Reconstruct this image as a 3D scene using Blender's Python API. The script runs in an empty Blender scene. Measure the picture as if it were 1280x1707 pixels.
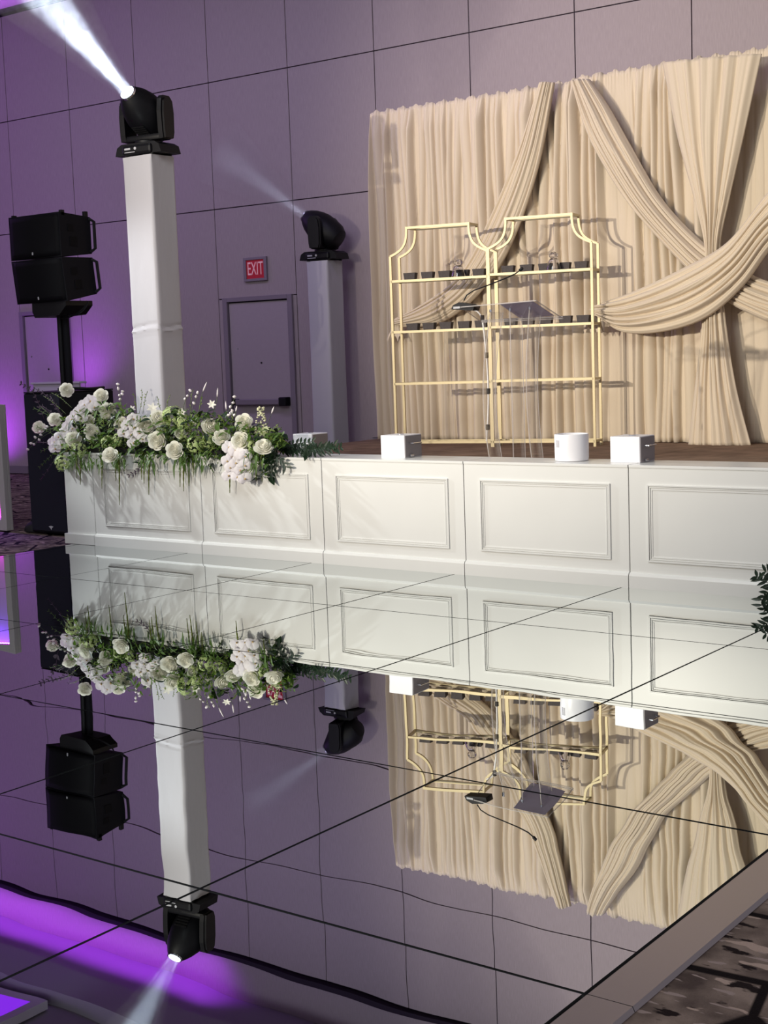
import bpy, bmesh, math, random
import numpy as np
from mathutils import Vector, Matrix
from math import sin, cos, pi, radians

D = bpy.data
SC = bpy.context.scene
COL = SC.collection

# ------------------------------------------------------------------ camera
FPX, YAW, PITCH, ROLL = 2369.7, -0.6444, 0.1139, -0.0356
CAM = np.array([1.5322, -2.7408, 1.4844])
fwv = np.array([sin(YAW)*cos(PITCH), cos(YAW)*cos(PITCH), -sin(PITCH)])
_r0 = np.array([cos(YAW), -sin(YAW), 0.0]); _u0 = np.cross(_r0, fwv)
rv = cos(ROLL)*_r0 + sin(ROLL)*_u0
uv_ = -sin(ROLL)*_r0 + cos(ROLL)*_u0
cam = D.cameras.new('camera'); camo = D.objects.new('camera', cam); COL.objects.link(camo)
M = Matrix(((rv[0], uv_[0], -fwv[0], CAM[0]), (rv[1], uv_[1], -fwv[1], CAM[1]), (rv[2], uv_[2], -fwv[2], CAM[2]), (0, 0, 0, 1)))
camo.matrix_world = M
cam.sensor_fit = 'VERTICAL'; cam.sensor_height = 36.0; cam.lens = FPX/1707*36.0
cam.clip_end = 100
SC.camera = camo

def ray(px, py): return fwv + rv*(px-640)/FPX + uv_*(853.5-py)/FPX
def onY(px, py, Y):
    d = ray(px, py); return Vector(CAM + d*(Y-CAM[1])/d[1])
def onZ(px, py, Z):
    d = ray(px, py); return Vector(CAM + d*(Z-CAM[2])/d[2])

# ------------------------------------------------------------------ world, light, exposure
SC.view_settings.view_transform = 'Standard'; SC.view_settings.look = 'None'
SC.view_settings.exposure = 0.0; SC.view_settings.gamma = 1.0
SC.view_settings.use_curve_mapping = False
cy = SC.cycles
cy.use_denoising = True; cy.max_bounces = 10; cy.diffuse_bounces = 3; cy.glossy_bounces = 6
cy.transmission_bounces = 8; cy.transparent_max_bounces = 12; cy.volume_bounces = 0
cy.caustics_reflective = False; cy.caustics_refractive = False; cy.blur_glossy = 1.0
cy.sample_clamp_indirect = 3.0
cy.volume_step_rate = 2.0

W = D.worlds.new('world'); SC.world = W; W.use_nodes = True
W.node_tree.nodes['Background'].inputs[0].default_value = (0.43, 0.40, 0.44, 1)
W.node_tree.nodes['Background'].inputs[1].default_value = 0.74

def aim(o, p, t):
    p = Vector(p); t = Vector(t); o.location = p
    o.rotation_euler = (t-p).to_track_quat('-Z', 'Y').to_euler()
def spot(name, p, t, power, color, angle, blend=0.5, rad=0.08):
    l = D.lights.new(name, 'SPOT'); l.energy = power; l.color = color; l.spot_size = radians(angle)
    l.spot_blend = blend; l.shadow_soft_size = rad
    o = D.objects.new(name, l); COL.objects.link(o); aim(o, p, t); return o
def area(name, p, t, power, color, sx, sy, spread=180):
    l = D.lights.new(name, 'AREA'); l.energy = power; l.color = color; l.shape = 'RECTANGLE'; l.size = sx; l.size_y = sy
    l.spread = radians(spread)
    o = D.objects.new(name, l); COL.objects.link(o); aim(o, p, t); return o

spot('stage_wash_light', (-7.1, -6.0, 3.25), (-3.5, 8.5, 3.0), 4500, (1.0, 0.90, 0.77), 42, 1.0, 0.07)
spot('second_wash_light', (-5.4, -6.2, 3.3), (-2.9, 8.5, 3.1), 2300, (1.0, 0.90, 0.74), 44, 1.0, 0.07)
spot('side_profile_light', (-10.8, 3.5, 4.2), (-5.5, 4.9, 0.70), 1150, (0.95, 0.99, 1.0), 35, 0.5, 0.10)
area('overhead_fill_light', (-3.5, -1.0, 5.8), (-4.0, 5.0, 0.5), 185, (0.95, 1.0, 1.0), 3.0, 2.0)  # unseen overhead fill, added to lift the fascia and flowers
PURPLE = (0.45, 0.05, 1.0)
spot('wall_uplight', (-12.35, 9.0, 1.0), (-12.4, 9.75, 2.3), 50, PURPLE, 120, 1.0, 0.05)
spot('floor_uplight', (-14.3, 9.0, 0.12), (-14.2, 9.7, 1.4), 100, PURPLE, 130, 1.0, 0.08)
area('cove_light', (-14.5, 9.15, 6.03), (-14.5, 9.6, 6.38), 38, PURPLE, 8.0, 0.1, 110)
area('added_purple_fill', (-17.5, 6.0, 5.5), (-13.0, 9.6, 4.5), 80, (0.55, 0.22, 1.0), 1.5, 1.0)  # added fill without a fixture, tints the upper left wall purple
area('added_wall_fill', (-8.5, 6.2, 6.1), (-8.5, 9.6, 2.6), 50, (0.68, 0.58, 1.0), 9.0, 0.5, 120)  # added lavender fill without a fixture, brightens the back wall

# ------------------------------------------------------------------ material helpers
def lin(c):
    return tuple(((x/255)/12.92 if x/255 <= 0.04045 else ((x/255+0.055)/1.055)**2.4) for x in c)
def mat(name, rgb, rough=0.6, metal=0.0, spec=0.5, noise=0.0, nscale=20.0, bump=0.0, bscale=80.0, bdist=0.002,
        emit=None, estr=0.0, sheen=0.0, coat=0.0, trans=0.0, ior=1.45, alpha=1.0, stretch=(1, 1, 1), sss=0.0):
    m = D.materials.new(name); m.use_nodes = True
    nt = m.node_tree; b = nt.nodes['Principled BSDF']
    c = lin(rgb)
    b.inputs['Base Color'].default_value = (*c, 1)
    b.inputs['Roughness'].default_value = rough
    b.inputs['Metallic'].default_value = metal
    b.inputs['Specular IOR Level'].default_value = spec
    b.inputs['IOR'].default_value = ior
    if sheen: b.inputs['Sheen Weight'].default_value = sheen
    if coat: b.inputs['Coat Weight'].default_value = coat
    if trans: b.inputs['Transmission Weight'].default_value = trans
    if alpha < 1: b.inputs['Alpha'].default_value = alpha
    if sss:
        b.inputs['Subsurface Weight'].default_value = sss
        b.inputs['Subsurface Radius'].default_value = (0.01, 0.01, 0.008)
    if emit:
        b.inputs['Emission Color'].default_value = (*lin(emit), 1); b.inputs['Emission Strength'].default_value = estr
    tc = mp = None
    if noise or bump:
        tc = nt.nodes.new('ShaderNodeTexCoord'); mp = nt.nodes.new('ShaderNodeMapping'); mp.inputs['Scale'].default_value = stretch
        nt.links.new(tc.outputs['Object'], mp.inputs[0])
    if noise:
        n = nt.nodes.new('ShaderNodeTexNoise'); n.inputs['Scale'].default_value = nscale; n.inputs['Detail'].default_value = 5
        nt.links.new(mp.outputs[0], n.inputs['Vector'])
        r = nt.nodes.new('ShaderNodeValToRGB')
        r.color_ramp.elements[0].position = 0.3; r.color_ramp.elements[1].position = 0.7
        r.color_ramp.elements[0].color = (*[x*(1-noise) for x in c], 1)
        r.color_ramp.elements[1].color = (*[min(1, x*(1+noise)) for x in c], 1)
        nt.links.new(n.outputs[0], r.inputs[0]); nt.links.new(r.outputs[0], b.inputs['Base Color'])
    if bump:
        n2 = nt.nodes.new('ShaderNodeTexNoise'); n2.inputs['Scale'].default_value = bscale; n2.inputs['Detail'].default_value = 3
        nt.links.new(mp.outputs[0], n2.inputs['Vector'])
        bp = nt.nodes.new('ShaderNodeBump'); bp.inputs['Strength'].default_value = bump; bp.inputs['Distance'].default_value = bdist
        nt.links.new(n2.outputs[0], bp.inputs['Height']); nt.links.new(bp.outputs[0], b.inputs['Normal'])
    return m

def translucent(m, w, rgb):
    nt = m.node_tree; b = nt.nodes['Principled BSDF']; o = nt.nodes['Material Output']
    t = nt.nodes.new('ShaderNodeBsdfTranslucent'); t.inputs[0].default_value = (*lin(rgb), 1)
    mx = nt.nodes.new('ShaderNodeMixShader'); mx.inputs[0].default_value = w
    nt.links.new(b.outputs[0], mx.inputs[1]); nt.links.new(t.outputs[0], mx.inputs[2]); nt.links.new(mx.outputs[0], o.inputs[0])
    return m

M_wall = mat('wall_covering', (168, 156, 158), 0.85, noise=0.07, nscale=30, stretch=(4, 1, 0.35), bump=0.5, bscale=60, bdist=0.003, spec=0.2)
M_groove = mat('groove_dark', (52, 44, 56), 0.9, spec=0.1)
M_doorp = mat('door_paint', (168, 157, 163), 0.5, noise=0.02)
M_frame = mat('door_frame_paint', (132, 122, 132), 0.5)
M_ceil = mat('ceiling_plaster', (165, 160, 168), 0.9)
M_dark = mat('black_plastic', (10, 10, 15), 0.5, spec=0.3, noise=0.15, nscale=40)
M_cab = mat('speaker_paint', (15, 15, 22), 0.7, spec=0.2, bump=0.4, bscale=400, bdist=0.001)
M_grille = mat('speaker_grille', (4, 4, 9), 0.7, spec=0.2, bump=0.5, bscale=500, bdist=0.001)
M_subm = mat('subwoofer_cloth', (15, 14, 34), 0.8, sheen=0.15, spec=0.2)
M_steel = mat('steel', (170, 172, 176), 0.3, metal=1.0)
M_chrome = mat('chrome', (220, 222, 226), 0.12, metal=1.0)
M_alu = mat('brushed_aluminium', (166, 160, 162), 0.3, metal=0.8, bump=0.25, bscale=60, bdist=0.0006, stretch=(8, 0.6, 1))
M_seam = mat('black_seam', (10, 10, 12), 0.6)
M_white = mat('white_lacquer', (224, 225, 222), 0.28, noise=0.015, nscale=3, spec=0.45)
M_whitebox = mat('white_box_lacquer', (240, 240, 244), 0.3)
M_boxshade = mat('box_side_shade', (140, 134, 136), 0.35)  # grey puts the shade on the white boxes' side into the colour
M_stretch = mat('white_stretch_fabric', (190, 188, 194), 0.8, sheen=0.2, bump=0.25, bscale=9, bdist=0.02, stretch=(1, 1, 0.35))
M_stage = mat('stage_carpet', (128, 106, 88), 0.85, noise=0.25, nscale=6, bump=0.5, bscale=120, spec=0.15)
M_stageskirt = mat('stage_skirt', (24, 22, 24), 0.9)
M_gold = mat('champagne_gold_paint', (208, 192, 150), 0.42, metal=0.15, spec=0.5)
M_tray = mat('charcoal_block', (80, 74, 73), 0.8, noise=0.12, nscale=60)
M_paper = translucent(mat('grey_sheet', (165, 163, 175), 0.6), 0.7, (225, 220, 232))
M_cable = mat('white_cable', (225, 222, 218), 0.45)
M_exitred = mat('exit_red', (176, 34, 52), 0.5, emit=(170, 20, 36), estr=0.12)
M_exitlet = mat('exit_letters', (240, 190, 196), 0.5, emit=(235, 170, 178), estr=0.12)
M_logo = mat('printed_white', (190, 190, 196), 0.5)
M_rose = translucent(mat('rose_petal', (255, 254, 243), 0.6, sheen=0.2), 0.22, (255, 254, 240))
M_orchid = translucent(mat('orchid_petal', (253, 251, 252), 0.55, sheen=0.15), 0.3, (250, 240, 246))
M_orcen = mat('orchid_centre', (196, 170, 120), 0.6)
M_hyd = translucent(mat('hydrangea_green', (204, 220, 158), 0.6, noise=0.15, nscale=30), 0.35, (200, 220, 140))
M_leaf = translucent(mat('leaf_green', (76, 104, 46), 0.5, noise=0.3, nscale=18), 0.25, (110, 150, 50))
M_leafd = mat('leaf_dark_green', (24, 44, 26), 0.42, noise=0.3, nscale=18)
M_leaff = translucent(mat('fern_green', (108, 126, 58), 0.6, noise=0.3, nscale=25), 0.3, (150, 180, 70))
M_amar = mat('amaranthus_green', (98, 108, 44), 0.8, noise=0.3, nscale=60)
M_stem = mat('stem_green', (76, 92, 52), 0.6)
M_bud = mat('small_white_bloom', (232, 226, 226), 0.6)
M_plum = mat('dusky_leaf', (62, 42, 62), 0.5, noise=0.2)
M_traymoss = mat('floral_foam', (26, 34, 22), 0.9, noise=0.3, nscale=30)
M_cabinet = mat('white_counter', (205, 200, 210), 0.4)
M_boothf = mat('booth_frame', (176, 172, 172), 0.5)
M_boothp = mat('booth_panel', (180, 170, 200), 0.6)

def curtain_mat():
    m = mat('beige_drape', (216, 201, 178), 0.85, sheen=0.25, bump=0.35, bscale=220, bdist=0.0012, spec=0.15)
    return m
M_drape = curtain_mat()

def glass_mat(name, rgb, rough=0.02, mixt=0.86):
    m = D.materials.new(name); m.use_nodes = True; nt = m.node_tree
    for n in list(nt.nodes): nt.nodes.remove(n)
    o = nt.nodes.new('ShaderNodeOutputMaterial'); mx = nt.nodes.new('ShaderNodeMixShader')
    t = nt.nodes.new('ShaderNodeBsdfTransparent'); g = nt.nodes.new('ShaderNodeBsdfGlossy'); lw = nt.nodes.new('ShaderNodeLayerWeight')
    f = nt.nodes.new('ShaderNodeMapRange'); pw = nt.nodes.new('ShaderNodeMath'); pw.operation = 'POWER'; pw.inputs[1].default_value = 3.0
    t.inputs[0].default_value = (*lin(rgb), 1); g.inputs['Roughness'].default_value = rough
    nt.links.new(lw.outputs['Facing'], pw.inputs[0]); nt.links.new(pw.outputs[0], f.inputs[0]); f.inputs[3].default_value = 0.025; f.inputs[4].default_value = 0.35
    nt.links.new(f.outputs[0], mx.inputs[0]); nt.links.new(t.outputs[0], mx.inputs[1]); nt.links.new(g.outputs[0], mx.inputs[2])
    nt.links.new(mx.outputs[0], o.inputs[0]); return m
M_acryl = glass_mat('clear_acrylic', (251, 251, 252))
M_acryle = mat('acrylic_edge', (214, 208, 204), 0.15, alpha=0.45)
M_glass = mat('crystal_glass', (240, 240, 245), 0.03, trans=1.0, ior=1.5)

def mirror_mat():
    m = D.materials.new('mirror_panel'); m.use_nodes = True; nt = m.node_tree; b = nt.nodes['Principled BSDF']
    b.inputs['Base Color'].default_value = (0.68, 0.73, 0.72, 1); b.inputs['Metallic'].default_value = 1; b.inputs['Roughness'].default_value = 0.0
    g = nt.nodes.new('ShaderNodeNewGeometry'); n = nt.nodes.new('ShaderNodeTexNoise'); n.inputs['Scale'].default_value = 1.9
    n.inputs['Detail'].default_value = 1.0
    nt.links.new(g.outputs['Position'], n.inputs['Vector'])
    bp = nt.nodes.new('ShaderNodeBump'); bp.inputs['Strength'].default_value = 1.0; bp.inputs['Distance'].default_value = 0.0011
    nt.links.new(n.outputs[0], bp.inputs['Height']); nt.links.new(bp.outputs[0], b.inputs['Normal'])
    return m
M_mirror = mirror_mat()

def carpet_mat():
    m = D.materials.new('patterned_carpet'); m.use_nodes = True; nt = m.node_tree; b = nt.nodes['Principled BSDF']
    b.inputs['Roughness'].default_value = 0.95; b.inputs['Specular IOR Level'].default_value = 0.1
    N = nt.nodes.new; L = nt.links.new
    g = N('ShaderNodeNewGeometry')
    def noise(scale, det=5, stretch=None, rot=0):
        mp = N('ShaderNodeMapping'); L(g.outputs['Position'], mp.inputs[0])
        if stretch: mp.inputs['Scale'].default_value = stretch
        mp.inputs['Rotation'].default_value = (0, 0, rot)
        n = N('ShaderNodeTexNoise'); n.inputs['Scale'].default_value = scale; n.inputs['Detail'].default_value = det
        L(mp.outputs[0], n.inputs['Vector']); return n.outputs[0]
    def ramp(v, stops):
        r = N('ShaderNodeValToRGB'); L(v, r.inputs[0])
        el = r.color_ramp.elements
        while len(el) < len(stops): el.new(0.5)
        for e, (p, c) in zip(el, stops):
            e.position = p; e.color = (*c, 1) if len(c) == 3 else c
        return r.outputs[0]
    base = ramp(noise(7, 8), [(0.35, lin((78, 66, 62))), (0.5, lin((112, 98, 90))), (0.65, lin((138, 122, 112)))])
    k = (0, 0, 0); w = (1, 1, 1)
    def mix(fac, a, bcol):
        mx = N('ShaderNodeMix'); mx.data_type = 'RGBA'; L(fac, mx.inputs[0]); L(a, mx.inputs[6])
        mx.inputs[7].default_value = (*lin(bcol), 1); return mx.outputs[2]
    # pale scratches, streaks and flower-like blots
    c = mix(ramp(noise(9.0, 2, (1.0, 2.2, 1), 1.3), [(0.62, k), (0.64, w)]), base, (168, 148, 136))
    c = mix(ramp(noise(10.0, 2, (1.0, 3.5, 1), -0.5), [(0.63, k), (0.65, w)]), c, (150, 134, 128))
    c = mix(ramp(noise(9.0, 5, (1.0, 2.2, 1), 0.5), [(0.36, w), (0.40, k)]), c, (34, 26, 26))
    # dark lines of a large triangular lattice
    v = N('ShaderNodeTexVoronoi'); v.feature = 'DISTANCE_TO_EDGE'; v.inputs['Scale'].default_value = 2.6
    L(g.outputs['Position'], v.inputs['Vector'])
    c = mix(ramp(v.outputs['Distance'], [(0.025, w), (0.04, k)]), c, (22, 16, 17))
    L(c, b.inputs['Base Color'])
    bp = N('ShaderNodeBump'); bp.inputs['Strength'].default_value = 0.6; bp.inputs['Distance'].default_value = 0.004
    L(noise(180, 2), bp.inputs['Height']); L(bp.outputs[0], b.inputs['Normal'])
    return m
M_carpet = carpet_mat()

def emis(name, rgb, s):
    m = D.materials.new(name); m.use_nodes = True; nt = m.node_tree
    b = nt.nodes['Principled BSDF']; b.inputs['Base Color'].default_value = (0, 0, 0, 1)
    b.inputs['Emission Color'].default_value = (*lin(rgb), 1); b.inputs['Emission Strength'].default_value = s
    return m
M_lens_on = emis('lit_lens', (225, 245, 255), 14)
M_lens_dim = emis('dim_lens', (170, 178, 200), 0.7)

# ------------------------------------------------------------------ geometry helpers
class MB:
    def __init__(s): s.v = []; s.f = []; s.m = []; s.mi = 0
    def add(s, vs, fs):
        o = len(s.v); s.v += [tuple(v) for v in vs]
        for f in fs: s.f.append(tuple(i+o for i in f)); s.m.append(s.mi)
        return s
    def box(s, x0, x1, y0, y1, z0, z1, bev=0.0, mx=None):
        if bev <= 0:
            vs = [Vector(p) for p in ((x0,y0,z0),(x1,y0,z0),(x1,y1,z0),(x0,y1,z0),(x0,y0,z1),(x1,y0,z1),(x1,y1,z1),(x0,y1,z1))]
            fs = [(0,3,2,1),(4,5,6,7),(0,1,5,4),(1,2,6,5),(2,3,7,6),(3,0,4,7)]
        else:
            bm = bmesh.new(); bmesh.ops.create_cube(bm, size=1)
            for v in bm.verts: v.co = Vector(((x0+x1)/2+v.co.x*(x1-x0), (y0+y1)/2+v.co.y*(y1-y0), (z0+z1)/2+v.co.z*(z1-z0)))
            bmesh.ops.bevel(bm, geom=bm.edges[:], offset=bev, segments=2, affect='EDGES', profile=0.5)
            bm.verts.index_update(); vs = [v.co.copy() for v in bm.verts]; fs = [tuple(v.index for v in f.verts) for f in bm.faces]; bm.free()
        if mx is not None: vs = [mx @ v for v in vs]
        return s.add(vs, fs)
    def prism(s, poly, axis, a, b, mx=None):
        # poly list of 2d points, extruded along axis 0,1,2
        n = len(poly); vs = []
        for t in (a, b):
            for p in poly:
                q = [0, 0, 0]; oth = [i for i in range(3) if i != axis]
                q[axis] = t; q[oth[0]] = p[0]; q[oth[1]] = p[1]; vs.append(Vector(q))
        fs = [tuple(range(n-1, -1, -1)), tuple(range(n, 2*n))] + [(i, (i+1) % n, n+(i+1) % n, n+i) for i in range(n)]
        if mx is not None: vs = [mx @ v for v in vs]
        return s.add(vs, fs)
    def tube(s, pts, r, n=8, cap=True, mx=None):
        pts = [Vector(p) for p in pts]; rr = r if isinstance(r, (list, tuple)) else [r]*len(pts)
        vs = []; fs = []; prev = None
        for i, p in enumerate(pts):
            t = (pts[min(i+1, len(pts)-1)] - pts[max(i-1, 0)]).normalized()
            if prev is None:
                a = Vector((0, 0, 1)) if abs(t.z) < 0.9 else Vector((1, 0, 0)); x = t.cross(a).normalized()
            else:
                x = (prev - t*prev.dot(t)).normalized()
            prev = x; y = t.cross(x)
            for k in range(n): vs.append(p + (x*cos(2*pi*k/n) + y*sin(2*pi*k/n))*rr[i])
        for i in range(len(pts)-1):
            for k in range(n): fs.append((i*n+k, i*n+(k+1) % n, (i+1)*n+(k+1) % n, (i+1)*n+k))
        if cap:
            fs.append(tuple(range(n-1, -1, -1))); fs.append(tuple((len(pts)-1)*n+k for k in range(n)))
        if mx is not None: vs = [mx @ v for v in vs]
        return s.add(vs, fs)
    def bar(s, a, b, w, mx=None):
        a = Vector(a); b = Vector(b); t = (b-a).normalized(); h = Vector((0, 0, 1)) if abs(t.z) < 0.9 else Vector((0, 1, 0))
        x = t.cross(h).normalized()*w/2; y = t.cross(x).normalized()*w/2
        vs = [p+q for p in (a, b) for q in (x+y, -x+y, -x-y, x-y)]
        if mx is not None: vs = [mx @ v for v in vs]
        return s.add(vs, [(0,1,2,3),(7,6,5,4),(0,4,5,1),(1,5,6,2),(2,6,7,3),(3,7,4,0)])
    def lathe(s, prof, n=32, mx=None, cap=True):
        vs = []; fs = []
        for r, z in prof:
            for k in range(n): vs.append(Vector((r*cos(2*pi*k/n), r*sin(2*pi*k/n), z)))
        for i in range(len(prof)-1):
            for k in range(n): fs.append((i*n+k, i*n+(k+1) % n, (i+1)*n+(k+1) % n, (i+1)*n+k))
        if cap:
            fs.append(tuple(range(n-1, -1, -1))); fs.append(tuple((len(prof)-1)*n+k for k in range(n)))
        if mx is not None: vs = [mx @ v for v in vs]
        return s.add(vs, fs)
    def grid(s, G, close=False):
        # G: rows of points
        nr, nc = len(G), len(G[0]); vs = [p for row in G for p in row]
        fs = [(i*nc+j, i*nc+j+1, (i+1)*nc+j+1, (i+1)*nc+j) for i in range(nr-1) for j in range(nc-1)]
        return s.add(vs, fs)
    def mesh(s, name, mats, smooth=False):
        me = D.meshes.new(name); me.from_pydata([tuple(v) for v in s.v], [], s.f)
        mats = mats if isinstance(mats, (list, tuple)) else [mats]
        for m in mats: me.materials.append(m)
        me.polygons.foreach_set('material_index', s.m)
        if smooth:
            me.shade_smooth()
            if smooth != 'full':
                try: me.set_sharp_from_angle(angle=radians(40))
                except Exception: pass
        me.update(); return me
    def build(s, name, mats, parent=None, smooth=False):
        o = D.objects.new(name, s.mesh(name, mats, smooth)); COL.objects.link(o)
        if parent is not None: o.parent = parent
        return o

def tag(o, label=None, cat=None, group=None, kind=None):
    if label: o['label'] = label
    if cat: o['category'] = cat
    if group: o['group'] = group
    if kind: o['kind'] = kind
    return o
def thing(name, loc, label, cat, group=None, rz=0.0):
    o = D.objects.new(name, None); COL.objects.link(o); o.location = loc; o.rotation_euler = (0, 0, rz)
    o.empty_display_size = 0.1
    return tag(o, label, cat, group)
def kids(o): return [c for c in D.objects if c.parent == o]
def copy_tree(o, parent=None):
    c = o.copy(); COL.objects.link(c); c.parent = parent
    for ch in kids(o): copy_tree(ch, c)
    return c
def link(name, me, parent, mx=None):
    o = D.objects.new(name, me); COL.objects.link(o); o.parent = parent
    if mx is not None: o.matrix_local = mx
    return o
def bez(p0, p1, p2, p3, n):
    out = []
    for i in range(n+1):
        t = i/n; out.append(tuple((1-t)**3*a+3*(1-t)**2*t*b+3*(1-t)*t*t*c+t**3*d for a, b, c, d in zip(p0, p1, p2, p3)))
    return out
def catmull(P, n):
    P = np.array(P, float); N = len(P)
    d = np.r_[0, np.cumsum(np.linalg.norm(np.diff(P, axis=0), axis=1))]; d /= d[-1]
    t = np.linspace(0, 1, n); out = []
    m = np.zeros_like(P)
    for i in range(N):
        a = max(i-1, 0); b = min(i+1, N-1); m[i] = (P[b]-P[a])/(d[b]-d[a])
    for x in t:
        i = min(np.searchsorted(d, x, 'right')-1, N-2); h = d[i+1]-d[i]; s = (x-d[i])/h
        out.append((2*s**3-3*s*s+1)*P[i]+(s**3-2*s*s+s)*h*m[i]+(-2*s**3+3*s*s)*P[i+1]+(s**3-s*s)*h*m[i+1])
    return np.array(out)

# ================================================================== STRUCTURE
WY = 9.6; STZ = 0.60; FY = 4.93; FZ = 0.745
T = 1.2192
b = MB(); b.box(-22, 4.5, -5, WY+0.3, -0.12, -0.012)
tag(b.build('floor', M_carpet), kind='structure')

# wall of upholstered panels separated by narrow grooves, with a hole for each door
xs = [-7.66 + 1.195*k for k in range(-12, 10)]
zs = [0.0, 2.13, 3.165, 4.60, 5.92]
b = MB(); b.mi = 1; b.box(-22, 3.2, WY+0.02, WY+0.2, 0, 6.6)
b.mi = 0
DOORS = [(-9.90, -8.98, 2.09), (-13.56, -12.72, 2.09)]
def piece(x0, x1, z0, z1):
    b.box(x0, x1, WY, WY+0.03, z0, z1)
g = 0.006
for i in range(len(xs)-1):
    x0, x1 = xs[i]+g, xs[i+1]-g
    door = next((d for d in DOORS if d[0] > xs[i]-0.02 and d[1] < xs[i+1]+0.12), None)
    rows = [(2.13, 3.165), (3.165, 4.60), (4.60, 5.92)] if door else [(0, 3.165), (3.165, 4.60), (4.60, 5.92)]
    for z0, z1 in rows: piece(x0, x1, z0+g, z1-g)
    piece(xs[i], xs[i+1], 5.995, 6.6)
    if door:
        if door[0]-0.07 > x0: piece(x0, door[0]-0.07, 0, 2.13-g)
        if door[1]+0.07 < x1: piece(door[1]+0.07, x1, 0, 2.13-g)
tag(b.build('wall_back', [M_wall, M_groove]), kind='structure')
b = MB(); b.box(-22.2, -22, -5, WY+0.2, 0, 6.6); tag(b.build('wall_left', M_wall), kind='structure')
b = MB(); b.box(-22, 3.2, WY-0.07, WY+0.02, 5.93, 5.99); tag(b.build('trim_1', M_groove), kind='structure')
# ceiling: margin beside the wall, a deeper tray beyond it
b = MB()
b.prism([(WY+0.2, 6.47), (WY+0.2, 6.6), (2.5, 6.6), (2.5, 6.52), (8.2, 6.52), (8.2, 6.3), (8.75, 6.3), (8.75, 6.47)], 0, -22, 3.2)
tag(b.build('ceiling', M_ceil), kind='structure')
b = MB(); b.box(-22, -13.66, WY-0.015, WY, 0, 0.10); b.box(-12.62, -10.0, WY-0.015, WY, 0, 0.10); b.box(-8.86, 3.2, WY-0.015, WY, 0, 0.10)
tag(b.build('baseboard_back', M_frame), kind='structure')

def make_door(name, x0, x1, zt, bar):
    e = D.objects.new(name, None); COL.objects.link(e); e.location = (x0, WY, 0); tag(e, kind='structure')
    w = x1-x0
    b = MB()
    b.box(-0.07, 0.0, -0.03, 0.05, 0, zt+0.05, 0.004); b.box(w, w+0.07, -0.03, 0.05, 0, zt+0.05, 0.004); b.box(-0.0, w, -0.03, 0.05, zt, zt+0.05, 0.004)
    b.build('door_frame', M_frame, e)
    b = MB(); b.box(0.014, w-0.014, -0.004, 0.014, 0.01, zt-0.014, 0.003); b.build('door_leaf', M_doorp, e)
    b = MB(); b.box(0, w, 0.0145, 0.018, 0, zt); b.build('door_gap', M_groove, e)
    b = MB(); b.lathe([(0.011, 0), (0.011, 0.006)], 12, Matrix.Translation((w*0.52, -0.004, 1.38)) @ Matrix.Rotation(pi/2, 4, 'X')); b.build('peephole', M_dark, e)
    b = MB(); b.lathe([(0.008, 0), (0.008, 0.006)], 12, Matrix.Translation((w*0.13, -0.004, 1.55)) @ Matrix.Rotation(pi/2, 4, 'X')); b.build('door_stud', M_steel, e)
    if bar:
        h = D.objects.new('panic_bar', None); COL.objects.link(h); h.parent = e; h.location = (0, 0, 0)
        b = MB(); b.box(0.10, w-0.12, -0.075, -0.03, 0.90, 0.965, 0.008); b.build('push_rail', M_frame, h)
        b = MB(); b.box(w-0.14, w-0.03, -0.09, 0.02, 0.885, 0.985, 0.01); b.box(0.06, 0.11, -0.08, 0.02, 0.895, 0.97, 0.008); b.build('bar_housing', M_dark, h)
    return e
make_door('door_1', -9.90, -8.98, 2.09, True)
make_door('door_2', -13.56, -12.72, 2.09, False)

# exit sign
e = thing('exit_sign', (-9.44, WY, 2.445), 'red EXIT sign in a grey frame mounted above the right-hand door', 'exit sign')
b = MB()
b.box(-0.175, 0.175, -0.03, 0, -0.135, -0.105, 0.003); b.box(-0.175, 0.175, -0.03, 0, 0.105, 0.135, 0.003)
b.box(-0.175, -0.135, -0.03, 0, -0.105, 0.105, 0.003); b.box(0.135, 0.175, -0.03, 0, -0.105, 0.105, 0.003)
b.build('sign_frame', M_frame, e)
b = MB(); b.box(-0.135, 0.135, -0.018, -0.002, -0.105, 0.105); b.build('sign_face', M_exitred, e)
fc = D.curves.new('sign_lettering', 'FONT'); fc.body = 'EXIT'; fc.size = 0.19; fc.align_x = 'CENTER'; fc.align_y = 'CENTER'; fc.extrude = 0.002
fc.materials.append(M_exitlet); tmp = D.objects.new('tmp', fc); COL.objects.link(tmp); bpy.context.view_layer.update()
fm = D.meshes.new_from_object(tmp.evaluated_get(bpy.context.evaluated_depsgraph_get())); D.objects.remove(tmp)
fo = D.objects.new('sign_lettering', fm); COL.objects.link(fo); fo.parent = e
fo.location = (0, -0.021, 0.0); fo.rotation_euler = (pi/2, 0, 0); fo.scale = (0.62, 1.12, 1)

# stage deck
b = MB()
for k in range(5):
    b.box(-7.02+1.22*k+0.003, -7.02+1.22*(k+1)-0.003, FY+0.36, 7.2, STZ-0.05, STZ)
    b.box(-7.02+1.22*k+0.003, -7.02+1.22*(k+1)-0.003, 7.206, 8.9, STZ-0.05, STZ)
e = thing('stage_platform', (-4.0, 6.5, 0), 'low stage deck with worn brown surface behind the white fascia', 'stage')
def reparent(o, par):
    o.parent = par; o.matrix_parent_inverse = Matrix.Translation(par.location).inverted()
    return o
reparent(b.build('deck_surface', M_stage), e)
b = MB(); b.box(-7.0, -0.94, FY+0.38, 8.88, 0.0, STZ-0.052); reparent(b.build('stage_skirt', M_stageskirt), e)

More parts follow.
